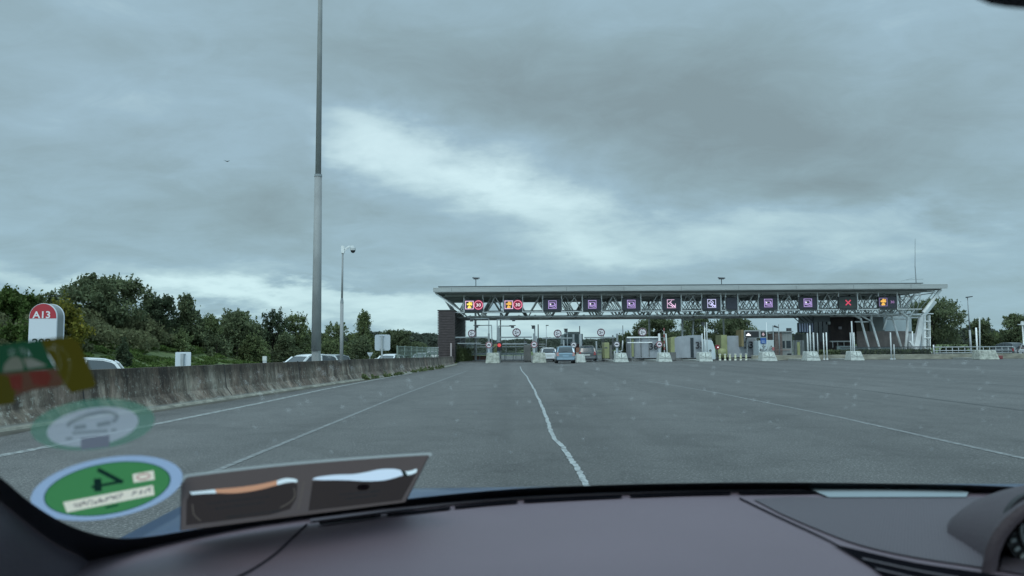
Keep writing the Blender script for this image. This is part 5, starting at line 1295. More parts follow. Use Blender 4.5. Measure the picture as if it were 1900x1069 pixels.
    MB().hexa([(-h*.90, -hl - .06, .32), (h*.90, -hl - .06, .32), (h*.95, -hl + .3, .30), (-h*.95, -hl + .3, .30), (-h*.92, -hl - .05, .50), (h*.92, -hl - .05, .50), (h*.97, -hl + .3, .52), (-h*.97, -hl + .3, .52)]).build('rear_bumper', paint, r, off=Z0, bevel=.02)
    MB().box((-h*.80, -hl - .03, .20), (h*.80, -hl + .3, .315)).build('bumper_skirt', PLBLUE, r, off=Z0)
    MB().bar((-.35, yr0 + .02, belt + .06), (.15, yr0 + .05, belt + .10), .015).build('rear_wiper', BLACK, r, off=Z0)
    return r
PBLUE = mat('light_blue_metallic', (.19, .28, .345), .3, .4, coat=.6); PWHITE = mat('white_car_paint', (.62, .65, .66), .3, coat=.6); PGREY = mat('dark_grey_car_paint', (.075, .085, .09), .3, .3, coat=.6)
PSILV = mat('silver_car_paint', (.34, .38, .39), .3, .5, coat=.6)
Yc = 70; p = G(1050.5, 674.5); car('light blue people carrier seen from behind waiting in the lane', p.x, p.y + 2.1, R(-1.0), PBLUE, L=4.3, Wd=1.74, Ht=1.58, belt=.98, rear=.42, plate=mat('plate_pale', (.24, .36, .45), .5), tail=mat('pale_tail_lamp', (.45, .20, .16), .25))
p = G(1015, 671.2); car('small white hatchback ahead in the lane left of the blue car', p.x + .1, 86, R(2), PWHITE, L=4.0, Wd=1.72, Ht=1.48)
p = G(1091, 671.2); car('dark grey estate car ahead in the lane right of the blue car', p.x, 84, R(-4), PGREY, L=4.4, Wd=1.80, Ht=1.62, belt=1.0, rear=.30)
# cars on the opposite carriageway, only their roofs showing over the wall
x = X_(131, 31, 670); car('white hatchback half hidden behind the wall and the coloured sticker', x, 31, R(112), PWHITE, z0=-.46, L=3.9, Ht=1.50, rear=.5, bonnet=.9)
car('white car behind the foot of the tall lighting mast', X_(568, 50), 50, R(150), PWHITE, z0=-.46, L=4.3, Ht=1.52, bonnet=1.0)
car('silver car just right of the foot of the tall lighting mast', X_(611, 62), 62, R(165), PSILV, z0=-.46, L=4.2, Ht=1.45)
car('white car roof seen over the wall right of the square sign post', X_(722, 72), 72, R(170), PWHITE, z0=-.46, L=4.2, Ht=1.42)
car('pale car far away seen over the wall under the mesh fence', X_(782, 100), 100, R(172), PSILV, z0=-.42, L=4.2, Ht=1.42)
r = thing('van', 'white van far off left of the slatted tower', 'van', (X_(806, 110), 110, -.42))
MB().box((-1.0, 0, .4), (1.0, 3.4, 2.15)).build('box_body', mat('van_grey_white', (.36, .41, .41), .5), r, off=(0,0,0), bevel=.05)
MB().hexa([(-.95, -1.4, .4), (.95, -1.4, .4), (.95, -.01, .4), (-.95, -.01, .4), (-.95, -1.2, 1.1), (.95, -1.2, 1.1), (.95, -.01, 1.6), (-.95, -.01, 1.6)]).build('cab', PWHITE, r, off=(0,0,0), bevel=.06)
MB().hexa([(-.8, -1.16, 1.12), (.8, -1.16, 1.12), (.8, -.3, 1.12), (-.8, -.3, 1.12), (-.8, -.6, 1.5), (.8, -.6, 1.5), (.8, -.2, 1.5), (-.8, -.2, 1.5)]).build('windscreen', CGLASS, r, off=(0,0,0))
for sx in (-1, 1):
    for yy in (-.9, 2.5): MB().tube((sx*.75, yy, .36), (sx*1.0, yy, .36), .36, n=14).build('wheel', TYRE, r, off=(0,0,0))
# lorry in the lane beyond
r = thing('lorry', 'grey tall lorry with a dark red tail beyond the blue car', 'lorry', (X_(1065.5, 106), 106, 0)); LG = mat('lorry_grey', (.20, .25, .26), .6, noise=(.9, .75, 1.2))
MB().box((-1.25, 1, 2.0), (1.25, 9, 3.35)).build('load_box', LG, r, off=(0,0,0), bevel=.03); MB().box((-.9, 1.1, 3.36), (.8, 6, 3.62)).build('roof_unit', mat('lorry_roof', (.30, .34, .34), .6), r, off=(0,0,0))
MB().box((-.1, .8, .7), (1.25, .99, 1.99)).build('red_tail', mat('lorry_red', (.10, .018, .02), .5), r, off=(0,0,0)); MB().box((-1.25, .85, .7), (-.12, .99, 1.99)).build('grey_tail', DSTEEL, r, off=(0,0,0))
for sx in (-1, 1):
    for yy in (2.2, 7.5): MB().tube((sx*.85, yy, .5), (sx*1.25, yy, .5), .5, n=14).build('wheel', TYRE, r, off=(0,0,0))
MB().box((-1.1, 1.0, .62), (1.1, 9, 1.98)).build('chassis', DSTEEL, r, off=(0,0,0))
r = thing('barrier_block', 'orange brown and white barrier panel between the blue car and the dark car', 'barrier', (X_(1073, 84.5), 84.5, 0))
MB().box((X_(1069, 84.5), 84.5, .95), (X_(1076, 84.5), 84.7, 1.45)).build('upper_panel', mat('rusty_panel', (.26, .13, .09), .7), r); MB().box((X_(1069, 84.5), 84.5, .05), (X_(1076, 84.5), 84.7, .949)).build('lower_panel', mat('pale_lower', (.35, .38, .36), .7), r)
car('dark estate car behind the railing at the far right', X_(1868, 92), 92, R(4), PGREY, L=4.4, Wd=1.85, Ht=1.68, belt=1.02, rear=.3)
car('white car cut by the right edge of the view', X_(1903, 90), 90, R(-8), PWHITE, L=4.0, Ht=1.45)

# ================================================================ OUR OWN CAR
own = thing('car', 'cabin of the car we sit in: grey dashboard, windscreen and blue bonnet', 'car', (.4, .9, 0))
def Yt(x): return 1.333 - .52 * abs(x - .4) ** 2.62
def glass_pt(px, py, inset=0.0):
    d = ray(px, py); lo, hi = .05, 3.0
    g = lambda t: (CH + d.z * t) - (.98 + .45 * (Yt(d.x * t) - t))
    for _ in range(50):
        m = (lo + hi) / 2
        if g(m) < 0: lo = m
        else: hi = m
    p = Vector((0, 0, CH)) + d * lo
    return p - Vector((0, .41, .91)) * inset
def inset_poly(mb, pxs, z):                    # flat inlay in the dashboard top
    return mb.add([G(a, b, z) for a, b in pxs], [tuple(range(len(pxs)))])
# windscreen pane (thin clear sheet)
GLS = bpy.data.materials.new('windscreen_glass'); GLS.use_nodes = True; nt = GLS.node_tree; nt.nodes.clear()
tr = nt.nodes.new('ShaderNodeBsdfTransparent'); tr.inputs[0].default_value = (.935, .975, .975, 1); ou = nt.nodes.new('ShaderNodeOutputMaterial'); nt.links.new(tr.outputs[0], ou.inputs[0])
mb = MB(); rows = []
for j in range(13):
    v = j / 12 * 1.02; row = []
    for i in range(33):
        u = i / 32; xx = -.52 + u * 1.86; y = Yt(xx) - v; row.append((xx * (1 - .0 * v), y, .98 + .45 * v))
    rows.append(row)
mb.grid(rows); mb.build('windscreen', GLS, own, smooth=True)
# dust and dried drops on the outside of the glass
DUST = bpy.data.materials.new('dried_drops'); DUST.use_nodes = True; nt = DUST.node_tree; nt.nodes.clear()
df = nt.nodes.new('ShaderNodeBsdfTranslucent'); df.inputs[0].default_value = (.9, .92, .92, 1); tr = nt.nodes.new('ShaderNodeBsdfTransparent'); mx = nt.nodes.new('ShaderNodeMixShader'); mx.inputs[0].default_value = .13
ou = nt.nodes.new('ShaderNodeOutputMaterial'); nt.links.new(tr.outputs[0], mx.inputs[1]); nt.links.new(df.outputs[0], mx.inputs[2]); nt.links.new(mx.outputs[0], ou.inputs[0])
mb = MB(); rr = random.Random(9); nrm = Vector((0, .41, .91)).normalized(); tv = Vector((0, -.91, .41)).normalized(); tu = Vector((1, 0, 0))
for k in range(220):
    px, py = rr.uniform(350, 1880), rr.triangular(655, 885, 740); c = glass_pt(px, py, -.003); s = rr.uniform(.0007, .0022)
    mb.add([c + tu * s * math.cos(t) + tv * s * 1.9 * math.sin(t) for t in [k2 * math.pi / 4 for k2 in range(8)]], [tuple(range(8))])
tag(mb.build('dried_drops', DUST, own), kind='stuff')
# black printed border of the glass
C_ = [(-260, 660), (-150, 760), (-60, 838), (0, 880), (60, 930), (120, 967), (180, 989), (232, 996), (290, 991), (340, 983), (450, 965), (560, 949), (750, 924), (950, 905), (1150, 897), (1400, 893), (1650, 895), (1800, 898), (1950, 905), (2150, 922), (2400, 960)]
D_ = [(-260, 700), (-150, 800), (-60, 878), (0, 925), (60, 975), (110, 1012), (165, 1042), (232, 1034), (290, 1026), (340, 1018), (450, 998), (560, 984), (750, 960), (950, 933), (1150, 924), (1400, 921), (1650, 923), (1800, 927), (1950, 935), (2150, 953), (2400, 995)]
FRIT = mat('glass_border_black', (.006, .008, .012), .35)
def smooth_poly(pts, n=5):
    P = [Vector((a, b, 0)) for a, b in pts]; out = []
    for i in range(len(P) - 1):
        p0, p1, p2, p3 = P[max(i-1, 0)], P[i], P[i+1], P[min(i+2, len(P)-1)]
        for k in range(n):
            t = k / n; q = .5 * ((2*p1) + (p2-p0)*t + (2*p0-5*p1+4*p2-p3)*t*t + (3*p1-p0-3*p2+p3)*t**3); out.append((q.x, q.y))
    return out + [pts[-1]]
mb = MB(); cs, ds = smooth_poly(C_), smooth_poly(D_); mb.grid([[glass_pt(*p, .002) for p in cs], [glass_pt(*p, .003) for p in ds]]); mb.build('glass_border', FRIT, own, smooth=True)
mb = MB(); 
top = [(1790, -60), (1808, -8), (1835, 4), (1865, 9), (1900, 12), (1960, 13), (2100, 5), (2100, -60)]
mb.add([glass_pt(a, b, .002) for a, b in top], [tuple(range(8))]); 
def dots_mat(name, a, b, scale, thr=.32):
    m = bpy.data.materials.new(name); m.use_nodes = True; nt = m.node_tree; N, L = nt.nodes, nt.links; bs = N['Principled BSDF']
    co = N.new('ShaderNodeTexCoord').outputs['Object']; sp = N.new('ShaderNodeSeparateXYZ'); L.new(co, sp.inputs[0])
    def mm(op, *i):
        n = N.new('ShaderNodeMath'); n.operation = op
        for k, v in enumerate(i):
            if isinstance(v, (int, float)): n.inputs[k].default_value = v
            else: L.new(v, n.inputs[k])
        return n.outputs[0]
    sx = mm('MULTIPLY', sp.outputs[0], scale); sy = mm('MULTIPLY', sp.outputs[1], scale * 1.0)
    off = mm('MULTIPLY', mm('MODULO', mm('FLOOR', mm('ADD', sy, 1000.0)), 2.0), .5)
    fx = mm('SUBTRACT', mm('FRACT', mm('ADD', mm('ADD', sx, off), 1000.0)), .5); fy = mm('SUBTRACT', mm('FRACT', mm('ADD', sy, 1000.0)), .5)
    d = mm('SQRT', mm('ADD', mm('MULTIPLY', fx, fx), mm('MULTIPLY', fy, fy)))
    r_ = N.new('ShaderNodeValToRGB'); L.new(d, r_.inputs[0]); e = r_.color_ramp.elements; e[0].position, e[0].color = thr - .05, (*b, 1); e[1].position, e[1].color = thr + .05, (*a, 1)
    L.new(r_.outputs[0], bs.inputs['Base Color']); bs.inputs['Roughness'].default_value = .6
    return m
mb.build('mirror_shade', dots_mat('dotted_shade_band', (.02, .022, .025), (.16, .18, .19), 260, .22), own)
# dashboard
def dash_mat(name, col, rough=.6, scale=420, st=.55):
    m = mat(name, col, rough, noise=(2.2, .92, 1.07)); nt = m.node_tree; N, L = nt.nodes, nt.links
    co = N.new('ShaderNodeTexCoord'); v = N.new('ShaderNodeTexVoronoi'); v.inputs['Scale'].default_value = scale; L.new(co.outputs['Object'], v.inputs['Vector'])
    bp = N.new('ShaderNodeBump'); bp.inputs['Strength'].default_value = st; bp.inputs['Distance'].default_value = .001; L.new(v.outputs['Distance'], bp.inputs['Height']); L.new(bp.outputs[0], N['Principled BSDF'].inputs['Normal'])
    return m
DASH = dash_mat('dashboard_plastic', (.128, .098, .118)); DASH_SHADE = dash_mat('shaded_dash_plastic', (.050, .038, .047)); TRIM = dash_mat('pillar_trim', (.060, .050, .066), .6)  # second plastic is the dash tone with the hood's shade painted in
ZD = .966
mb = MB(); rows = []
for j in range(30):
    t = j / 29; row = []
    for i in range(60):
        x = -.62 + i / 59 * 2.05; yb = Yt(x) + .07; y = yb + (.60 - yb) * t
        z = ZD - .0005 * (y - 1.0)
        if y < .80: z -= .9 * (.80 - y) ** 1.5
        if x < -.34: z -= .35 * (-.34 - x) ** 1.6 * (.6 + t)
        row.append((x, y, z))
    rows.append(row)
mb.grid(rows); mb.build('dashboard', DASH, own, smooth=True)
mb = MB(); mb.grid([[(-.62, .60, .86), (1.43, .60, .86)], [(-.62, .56, .70), (1.43, .56, .70)], [(-.62, .60, .45), (1.43, .60, .45)]]); mb.build('dashboard_front', DASH_SHADE, own)
def inlay_line(pts, w, name, m_, z=ZD + .0015, n=4):
    P = smooth_poly(pts, n); a, b = [], []
    for i, p in enumerate(P):
        q = P[min(i+1, len(P)-1)]; o = P[max(i-1, 0)]; d = Vector((q[0]-o[0], q[1]-o[1])).normalized(); nn = Vector((-d.y, d.x)) * w / 2
        a.append(G(p[0] - nn.x, p[1] - nn.y, z)); b.append(G(p[0] + nn.x, p[1] + nn.y, z))
    return MB().grid([a, b]).build(name, m_, own)
SEAM = mat('seam_shadow_gap', (.012, .012, .016), 1.0, spec=.0)
inlay_line([(1372, 924), (1440, 957), (1540, 1004), (1600, 1040), (1650, 1075)], 2.6, 'seam', SEAM)
inlay_line([(570, 972), (545, 996), (510, 1028), (465, 1058), (430, 1075)], 3.2, 'seam', SEAM)
inlay_line([(575, 965), (760, 942), (950, 924), (1250, 911), (1494, 908)], 5.0, 'trim_strip', mat('trim_strip', (.085, .078, .09), .9, spec=.1), ZD + .0025)
vs = smooth_poly([(590, 971), (780, 948), (960, 930.5), (1250, 917), (1516, 912.5)], 40)
for i in range(6):
    seg = vs[i * 27 + 1: i * 27 + 27]
    if len(seg) > 2: inlay_line(seg, 4.2, 'vent_slot', mat('recess_shade_black', (.006, .006, .008), 1.0, spec=.0), ZD + .0028, 2)  # flat black strips paint the shade inside the vent slots
GR = dots_mat('perforated_speaker_cover', (.090, .076, .090), (.018, .015, .020), 240, .30)
gp = smooth_poly([(1398, 926), (1470, 922), (1535, 923), (1800, 922), (1900, 928)], 3) + smooth_poly([(1960, 1075), (1820, 1052), (1700, 1034), (1600, 1012), (1525, 985), (1450, 953)], 3)
mb = MB(); inset_poly(mb, gp, ZD + .0022); mb.build('speaker_cover', GR, own)
mb = MB(); inset_poly(mb, [(1500, 906), (1740, 905), (1775, 907), (1797, 913), (1793, 922), (1538, 922.5)], ZD + .0035); mb.build('sky_sheen_panel', mat('painted_sky_sheen', (.23, .275, .295), .9, spec=.1), own)  # pale colour paints the sky's reflection on a glossy dash panel
mb = MB(); inset_poly(mb, smooth_poly([(1546, 1009), (1600, 1022), (1700, 1044), (1820, 1062), (1960, 1085)], 3) + [(1960, 1100), (1720, 1100), (1660, 1085), (1620, 1052)], ZD + .0030); mb.build('vent_recess', mat('recess_shade_black', (0,0,0)), own)  # flat black sheet paints the shade of the recess
inlay_line([(1600, 1036), (1700, 1058), (1780, 1072)], 3.0, 'vent_fin', DASH_SHADE, ZD + .0045); inlay_line([(1625, 1055), (1680, 1068), (1720, 1078)], 3.0, 'vent_fin', DASH_SHADE, ZD + .0045)
# instrument hood: bowed shell opening towards the driver, dark inside, a round gauge in it
def hood_ring(y, cx, rx, rz, zb, n=26): return [(cx - rx * math.cos(math.pi * k / (n-1)), y, zb + rz * max(0, math.sin(math.pi * k / (n-1))) ** .6) for k in range(n)]
HZ = .930
def hr(y, cx, rx, top): return hood_ring(y, cx, rx, top - HZ, HZ)
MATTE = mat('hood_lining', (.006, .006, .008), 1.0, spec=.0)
mb = MB(); mb.grid([hr(1.16, .77, .12, .960), hr(1.13, .765, .15, .985), hr(1.09, .75, .18, 1.010), hr(1.03, .74, .200, 1.034), hr(.97, .733, .202, 1.050), hr(.91, .725, .206, 1.062), hr(.872, .715, .214, 1.070), hr(.852, .70, .218, 1.071), hr(.856, .70, .200, 1.060)]); mb.build('instrument_hood', DASH_SHADE, own, smooth=True)
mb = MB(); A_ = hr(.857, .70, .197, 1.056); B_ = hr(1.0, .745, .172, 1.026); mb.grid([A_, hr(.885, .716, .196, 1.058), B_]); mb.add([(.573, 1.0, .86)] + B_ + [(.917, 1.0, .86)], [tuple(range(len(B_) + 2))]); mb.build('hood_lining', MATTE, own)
c = W(1936, 985, .905); gg = MB().disc(c + Vector((0, .008, 0)), (0, -1, 0), .043, .008, 40).build('gauge', BLACK, own)
MB().ring(c + Vector((0, -.001, 0)), (0, -1, 0), .028, .0255, .004, 40).build('gauge_ring', mat('gauge_ring', (.30, .33, .34), .4), gg, off=(own.location))
mb = MB()
for k in range(24):
    t = k * math.pi / 12; d = Vector((math.cos(t), 0, math.sin(t))); mb.bar(c + d * .034 + Vector((0, -.003, 0)), c + d * .040 + Vector((0, -.003, 0)), .0035, .002)
mb.build('gauge_marks', mat('gauge_marks', (.30, .34, .34), .5), gg, off=(own.location))
# left pillar trim and door top, cabin shell
E1 = smooth_poly([(-260, 698), (-150, 798), (-60, 876), (0, 922), (60, 972), (110, 1008), (165, 1034)], 3)
p1 = [glass_pt(a, b, .004) for a, b in E1]; p2 = [p + Vector((.012, -.03, -.012)) for p in p1]; n_ = len(p1)
p3 = [p + Vector((-.02 + .03 * i / n_, -.10, -.12 + .06 * i / n_)) for i, p in enumerate(p1)]; p4 = [Vector((p.x - .03, p.y - .12, .78)) for p in p3]
mb = MB(); mb.grid([p1, p2, p3, p4]); mb.build('pillar_trim', TRIM, own, smooth=True)
CAB = mat('cabin_lining', (.13, .125, .125), .8)
mb = MB(); mb.box((-.60, -1.6, 1.47), (1.42, .30, 1.50)); mb.build('roof_lining', CAB, own)
mb = MB(); mb.box((-.64, -1.6, .3), (-.60, 1.15, .90)); mb.box((1.42, -1.6, .3), (1.46, 1.25, .90)); mb.box((-.6, -1.6, .25), (1.42, 1.3, .30)); mb.box((-.6, -1.64, .3), (1.42, -1.6, 1.15)); mb.build('door_lining', CAB, own)
mb = MB(); mb.bar((1.40, .35, 1.46), (1.38, 1.1, .98), .07); mb.bar((-.60, -.6, .9), (-.56, -.6, 1.48), .09); mb.bar((1.42, -.6, .9), (1.38, -.6, 1.48), .09); mb.build('cabin_pillar', CAB, own)
# bonnet
mb = MB(); rows = []
for j in range(26):
    y = 1.0 + j / 25 * 1.5; row = []
    for i in range(40):
        x = -.62 + i / 39 * 2.04; e = min(x + .62, 1.42 - x); cr = .006 * (1 - ((x - .4) / 1.0) ** 2)
        z = .930 + .012 * min(1, (y - 1.0) / .5) + cr - (.185 * (y - 1.52) + .04 * (y - 1.52) ** 2 if y > 1.52 else 0)
        y2 = y
        if y < Yt(x) + .13: z = min(z, .915)
        z -= .05 * max(0, 1 - e / .05) ** 2
        row.append((x, y2, z))
    rows.append(row)
mb.grid(rows); BON = mat('blue_bonnet_paint', (.007, .032, .085), .30, .0, spec=.22, coat=.10); mb.build('bonnet', BON, own, smooth=True)
mb = MB(); mb.prism([(-.66, 1.0, .35), (-.66, 2.5, .35), (-.66, 2.5, .64), (-.66, 1.6, .82), (-.66, 1.0, .83)], (.035, 0, 0)); mb.prism([(1.42, 1.0, .35), (1.42, 2.5, .35), (1.42, 2.5, .64), (1.42, 1.6, .82), (1.42, 1.0, .83)], (.035, 0, 0)); mb.box((-.62, 2.51, .3), (1.42, 2.55, .68)); mb.build('front_wing', BON, own)

# ---- stickers on the windscreen: each lies in the plane that touches the glass at its centre
PL = [None, None]
def set_plane(cx, cy, off=0.0):
    p = glass_pt(cx, cy, 0); a = glass_pt(cx + 20, cy, 0); b = glass_pt(cx, cy - 20, 0); n = (a - p).cross(b - p).normalized()
    if n.y > 0: n = -n
    PL[0], PL[1] = p + n * off, n
def spt(px, py, ins):
    d = ray(px, py); o = Vector((0, 0, CH)); t = (PL[0] - o).dot(PL[1]) / d.dot(PL[1]); return o + d * (t - ins * .8)
def film_mat(name, col, alpha=1.0, back=.85):
    if name in MATS: return MATS[name]
    m = bpy.data.materials.new(name); m.use_nodes = True; nt = m.node_tree; N, L = nt.nodes, nt.links; N.clear()
    d = N.new('ShaderNodeBsdfDiffuse'); t = N.new('ShaderNodeBsdfTranslucent'); d.inputs[0].default_value = t.inputs[0].default_value = (*col, 1)
    x = N.new('ShaderNodeMixShader'); x.inputs[0].default_value = back; L.new(d.outputs[0], x.inputs[1]); L.new(t.outputs[0], x.inputs[2]); o = N.new('ShaderNodeOutputMaterial')
    if alpha < 1:
        q = N.new('ShaderNodeBsdfTransparent'); y = N.new('ShaderNodeMixShader'); y.inputs[0].default_value = alpha; L.new(q.outputs[0], y.inputs[1]); L.new(x.outputs[0], y.inputs[2]); L.new(y.outputs[0], o.inputs[0])
    else: L.new(x.outputs[0], o.inputs[0])
    MATS[name] = m; return m
def ell(cx, cy, a, b, rot, n=48):
    c, s = math.cos(R(rot)), math.sin(R(rot)); return [(cx + a * math.cos(t) * c - b * math.sin(t) * s, cy + a * math.cos(t) * s + b * math.sin(t) * c) for t in [2 * math.pi * k / n for k in range(n)]]
LAY = []
def flush():            # cut the layers into one flat sheet: every spot belongs to its topmost layer only
    from mathutils.geometry import delaunay_2d_cdt
    vs, fs, own_ = [], [], []
    for k, (polys, *_r) in enumerate(LAY):
        for p in polys:
            ar = sum(p[i][0] * p[(i+1) % len(p)][1] - p[(i+1) % len(p)][0] * p[i][1] for i in range(len(p)))
            q = p if ar > 0 else p[::-1]
            fs.append(list(range(len(vs), len(vs) + len(q)))); vs += [Vector(a) for a in q]; own_.append(k)
    V, E, FF, ov, oe, of = delaunay_2d_cdt(vs, [], fs, 1, 1e-4)
    by = {}
    for f, o_ in zip(FF, of):
        if o_: by.setdefault(max(own_[i] for i in o_), []).append(f)
    for k, (polys, name, m_, par) in enumerate(LAY):
        if k not in by: continue
        idx = {}; mb = MB(); pts = []; tris = []
        for f in by[k]:
            for i in f:
                if i not in idx: idx[i] = len(pts); pts.append(spt(V[i].x, V[i].y, .002))
            tris.append(tuple(idx[i] for i in f))
        mb.add(pts, tris); mb.build(name, m_, par)
    LAY.clear()
def squads(quads, name, m_, par): LAY.append((quads, name, m_, par))
def spoly(pxs, ins, name, m_, par):
    LAY.append(([list(pxs)], name, m_, par))
def sstroke(pts, w, ins, name, m_, par):
    qs = []
    for a, b in zip(pts, pts[1:]):
        d = Vector((b[0]-a[0], b[1]-a[1])).normalized(); n = Vector((-d.y, d.x)) * w / 2
        qs.append([(a[0]-n.x, a[1]-n.y), (b[0]-n.x, b[1]-n.y), (b[0]+n.x, b[1]+n.y), (a[0]+n.x, a[1]+n.y)])
    LAY.append((qs, name, m_, par))
def sthing(label, c): set_plane(*c); return thing('sticker', label, 'sticker', spt(*c, .004))
def film(name, col, alpha): return film_mat(name, tuple(min(1, v * 1.15) for v in col), alpha)
s1 = sthing('round green emissions sticker with a pale blue rim and a mirrored black 4', (197, 905))
spoly(ell(198, 906, 143, 56, -10), .003, 'rim', film('sticker_rim', (.29, .36, .50), .93), s1)
spoly(ell(199, 907, 119.5, 47.5, -10), .0042, 'edge', film_mat('sticker_edge', (.012, .06, .06)), s1); spoly(ell(199, 907, 117, 46, -10), .0052, 'green_disc', film_mat('sticker_green', (.062, .215, .078)), s1)
sstroke([(181, 871), (227, 895)], 8, .0064, 'digit', film_mat('sticker_ink', (.008, .025, .02)), s1); sstroke([(229, 893), (170, 904)], 5, .0065, 'digit', film_mat('sticker_ink', (0,0,0)), s1); sstroke([(181, 888), (182, 912)], 14, .0066, 'digit', film_mat('sticker_ink', (0,0,0)), s1)
CREAM = film_mat('sticker_cream', (.80, .68, .56))
spoly([(246, 880), (285, 873), (287, 890), (248, 896)], .0064, 'stamp_field', CREAM, s1); e_ = ell(266, 884.5, 12, 5, -8, 24); sstroke(e_ + [e_[0]], 2.2, .0076, 'stamp_ring', film_mat('stamp_red', (.42, .12, .12)), s1)
spoly([(117, 932), (284, 900), (286.5, 918.5), (124, 951)], .0064, 'text_field', CREAM, s1)
GI = film_mat('sticker_grey_ink', (.20, .16, .155)); rr = random.Random(2); mbp = []
for k in range(22):
    t = k / 21; x = 137 + t * 88; y = 939 - t * 18.5; sstroke([(x, y - rr.uniform(2, 5)), (x + rr.uniform(-1, 2), y + rr.uniform(2, 4.5))], rr.uniform(1.6, 3.4), .0076, 'lettering', GI, s1) if k in (0, 1, 2, 3) else mbp.append((x, y))
qs = []
for x, y in mbp + [(247, 915.5), (251, 915), (261, 913), (264, 912.5), (271, 911), (275, 910.5), (279, 910)]:
    for _ in range(2):
        ox, oy = rr.uniform(-2, 2), rr.uniform(-4, 3); qs.append([(x + ox + a_, y + oy + b2) for a_, b2 in ((-1.4, -1.6), (1.4, -1.9), (1.4, 1.6), (-1.4, 1.9))])
squads(qs, 'lettering', GI, s1)
sstroke([(196, 942), (219, 937)], 4, .0064, 'small_mark', film_mat('sticker_dark_green', (.01, .07, .03)), s1)
flush()
s2 = sthing('round translucent sticker with a green ring and a car outline above the green emissions sticker', (172, 788))
spoly(ell(172, 788, 116, 47, -6), .003, 'ring', film('sticker_ring_green', (.07, .165, .12), .66), s2); spoly(ell(172, 792, 86, 35, -9), .0045, 'grey_centre', film('sticker_grey_lilac', (.30, .315, .35), .74), s2)
GL = film('sticker_outline', (.15, .17, .19), .72)
sstroke([(126, 792), (128, 786), (140, 779), (160, 771), (185, 765), (205, 765), (217, 770), (217, 777), (208, 783)], 7, .0060, 'car_outline', GL, s2); sstroke([(137, 794), (160, 791)], 8, .0060, 'car_outline', GL, s2); sstroke([(180, 789), (205, 784)], 8, .0060, 'car_outline', GL, s2)
sstroke([(134, 804), (200, 799)], 5, .0062, 'text_line', GL, s2); sstroke([(206, 799), (216, 797)], 5, .0062, 'text_line', GL, s2); sstroke([(122, 815), (134, 813)], 5, .0062, 'text_line', GL, s2)
spoly([(150, 813), (203, 807), (203, 829), (150, 835)], .0062, 'grey_block', film('sticker_block', (.12, .12, .155), .8), s2)
flush()
s3 = sthing('rectangular dark sticker in olive, green and red at the left edge above the round stickers', (80, 680))
OLV = film('sticker_olive', (.046, .036, .005), 1)
spoly([(72, 631), (112, 626.5), (132, 627), (146, 634), (155, 655), (168, 686), (179, 714), (172, 720), (133, 729), (124, 719), (113, 700), (98, 670)], .003, 'olive_field', OLV, s3)
spoly([(-90, 650), (0, 640), (76, 630), (90, 660), (104, 684), (60, 690), (-90, 702)], .0036, 'green_field', film('sticker_dark_green_film', (.010, .040, .020), 1), s3)
spoly([(-90, 700), (0, 693), (104, 684), (116, 706), (118, 716), (60, 724), (30, 735), (-90, 745)], .0032, 'red_field', film('sticker_red_brown', (.065, .030, .020), 1), s3)
spoly([(-90, 703), (0, 694), (20, 700), (28, 722), (27, 748), (0, 752), (-90, 762)], .0050, 'olive_corner', film('sticker_olive_dark', (.042, .034, .006), 1), s3)
for pl_, nm in (([(5, 690), (8, 676), (20, 663), (34, 662), (42, 672), (44, 686)], 'grey_shape'), ([(42, 664), (60, 665), (80, 674), (87, 679), (52, 684), (46, 676)], 'grey_shape'), ([(14, 650), (22, 645), (30, 650), (28, 660), (16, 662)], 'pale_shape'), ([(34, 648), (40, 643), (52, 650), (58, 660), (40, 658)], 'pale_shape')):
    spoly(pl_, .0050, nm, film('sticker_grey_shape', (.10, .095, .075), .96) if nm[0] == 'g' else film('sticker_pale_shape', (.055, .085, .065), .8), s3)
for pl_ in ([(16, 699), (36, 694), (42, 700), (40, 724), (22, 722)], [(54, 690), (86, 686), (96, 700), (88, 716), (62, 714)]): spoly(pl_, .0056, 'red_shape', film('sticker_red_shape', (.085, .016, .012), .95), s3)
e_ = smooth_poly([(98, 640), (122, 652), (130, 680), (124, 706), (112, 716)], 4); sstroke(e_, 3, .0046, 'faint_arc', film('sticker_arc', (.058, .047, .010), .9), s3)
e_ = smooth_poly([(88, 646), (104, 650), (112, 676), (106, 696)], 4); sstroke(e_, 3, .0046, 'faint_arc', film('sticker_arc', (.058, .047, .010), .9), s3)

flush()
# ---- card holder leaning against the glass
set_plane(545, 930, .012)
ch = thing('card_holder', 'dark translucent plastic card holder leaning on the base of the windscreen', 'card holder', spt(545, 930, .0))
CHM = film_mat('smoked_plastic', (.115, .086, .082), .97, .75)
IN = .0
def cpoly(pxs, ins, name, m_, par=None): return spoly(pxs, ins, name, m_, par or ch)
cpoly([(335, 985), (336, 930), (338, 897), (343, 888), (355, 883), (500, 866), (650, 853), (790, 843.5), (796, 845), (795, 850), (752, 932), (650, 945), (500, 964)], IN, 'sleeve', CHM)
PK = film_mat('holder_pocket', (.046, .034, .033), 1, .75)
cpoly([(345, 975), (346, 930), (352, 917), (440, 911), (545, 895), (552, 900), (550, 925), (538, 945), (500, 956)], IN + .0012, 'pocket', PK)
cpoly([(572, 948), (580, 893), (680, 888), (768, 874), (772, 880), (745, 928)], IN + .0012, 'pocket', PK)
EDG = film_mat('holder_edge_highlight', (.36, .375, .37))  # pale stroke colour painting the highlight along the holder's top edge
def cstroke(pts, w, ins, name, m_): return sstroke(pts, w, ins, name, m_, ch)
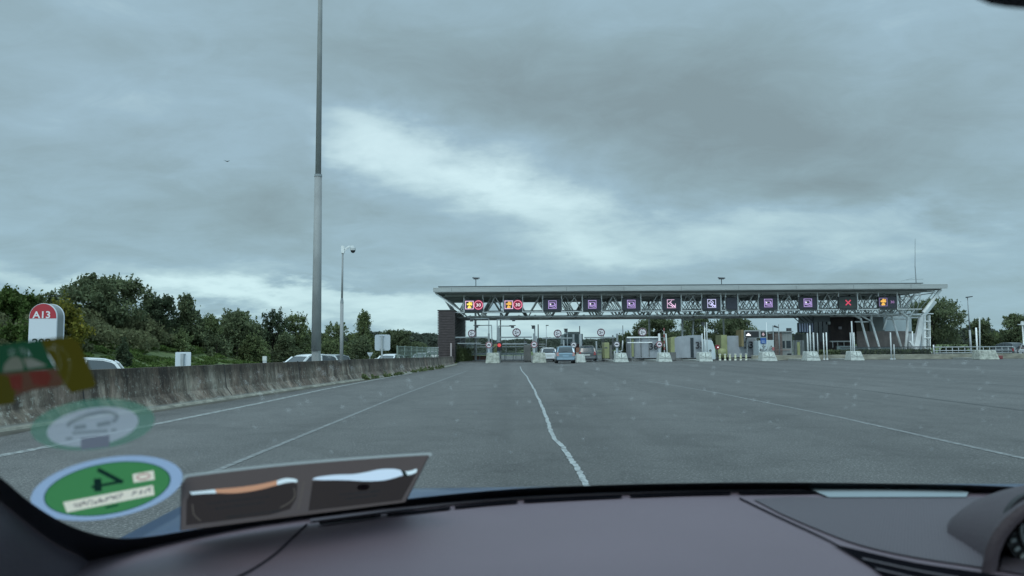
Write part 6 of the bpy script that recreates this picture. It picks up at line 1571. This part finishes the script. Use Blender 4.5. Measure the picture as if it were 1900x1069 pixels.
cstroke(smooth_poly([(338, 893), (344, 885.5), (356, 881.5), (500, 864.5), (650, 851.5), (788, 842.5), (796, 845)], 5), 4.4, IN + .002, 'edge', EDG); cstroke([(335, 985), (337, 896)], 1.8, IN + .002, 'edge', mat('holder_side_edge', (.16, .16, .16), .5)); cstroke([(795, 848), (752, 932)], 1.6, IN + .002, 'edge', mat('holder_side_edge2', (.10, .09, .09), .5))
def lens_poly(top, bot): return smooth_poly(top, 4) + smooth_poly(bot, 4)
PAP = film_mat('white_paper', (.80, .82, .84)); ORG = film_mat('orange_paper', (.66, .30, .18))
cpoly(lens_poly([(352, 913), (375, 911), (400, 908)], [(404, 915), (380, 916), (356, 918)]), IN + .003, 'paper_edge', PAP)
cpoly(lens_poly([(398, 908), (440, 904.5), (480, 899), (516, 891)], [(515, 900), (480, 909), (440, 915), (402, 915)]), IN + .003, 'orange_paper', ORG)
cpoly(lens_poly([(514, 892), (530, 887.5), (545, 888.5), (552, 891)], [(551, 895), (535, 895), (514, 900)]), IN + .003, 'paper_edge', PAP)
PAP2 = film_mat('bluish_paper', (.74, .77, .86))
cpoly(lens_poly([(579, 890), (590, 885), (625, 881), (655, 880), (680, 876), (705, 871), (730, 870), (744, 873)], [(748, 882), (715, 891), (680, 893), (640, 891), (600, 891)]), IN + .003, 'paper', PAP2)
cpoly(lens_poly([(752, 875), (764, 873), (772, 870), (774, 873)], [(772, 877), (762, 881), (752, 881)]), IN + .003, 'paper_edge', PAP); cpoly([(744, 872), (754, 877), (757, 886), (748, 880)], IN + .004, 'green_corner', mat('green_paper', (.05, .16, .12), .5))
cpoly(ell(674, 904, 12, 6, -6, 20), IN + .003, 'hole', mat('holder_hole', (.022, .008, .012), .6))
DI = film_mat('holder_ink', (.03, .028, .03)); RL = film_mat('holder_ridge', (.13, .10, .085))
def tiny_text(x0, y0, x1, y1, seed):
    rr = random.Random(seed); t = 0; qs = []
    while t < 1:
        w = rr.uniform(.02, .06); xa, ya = x0 + (x1-x0)*t, y0 + (y1-y0)*t; xb, yb_ = x0 + (x1-x0)*min(1, t+w), y0 + (y1-y0)*min(1, t+w); hh = rr.uniform(1.0, 2.0)
        qs.append([(xa, ya-hh), (xb, yb_-hh), (xb, yb_+hh), (xa, ya+hh)]); t += w + .015
    squads(qs, 'small_print', DI, ch)
tiny_text(385, 935, 500, 921, 1); tiny_text(400, 944, 490, 932, 2); tiny_text(630, 918, 705, 911, 3); tiny_text(640, 926, 700, 919, 4); tiny_text(420, 960, 520, 948, 5)
cstroke(smooth_poly([(545, 905), (547, 920), (538, 932), (520, 942)], 4), 1.8, IN + .003, 'ridge', RL); cstroke(smooth_poly([(564, 893), (560, 915), (553, 945)], 4), 2.0, IN + .003, 'ridge', RL); cstroke(smooth_poly([(357, 935), (360, 955), (372, 966)], 4), 1.8, IN + .003, 'ridge', RL)
flush()
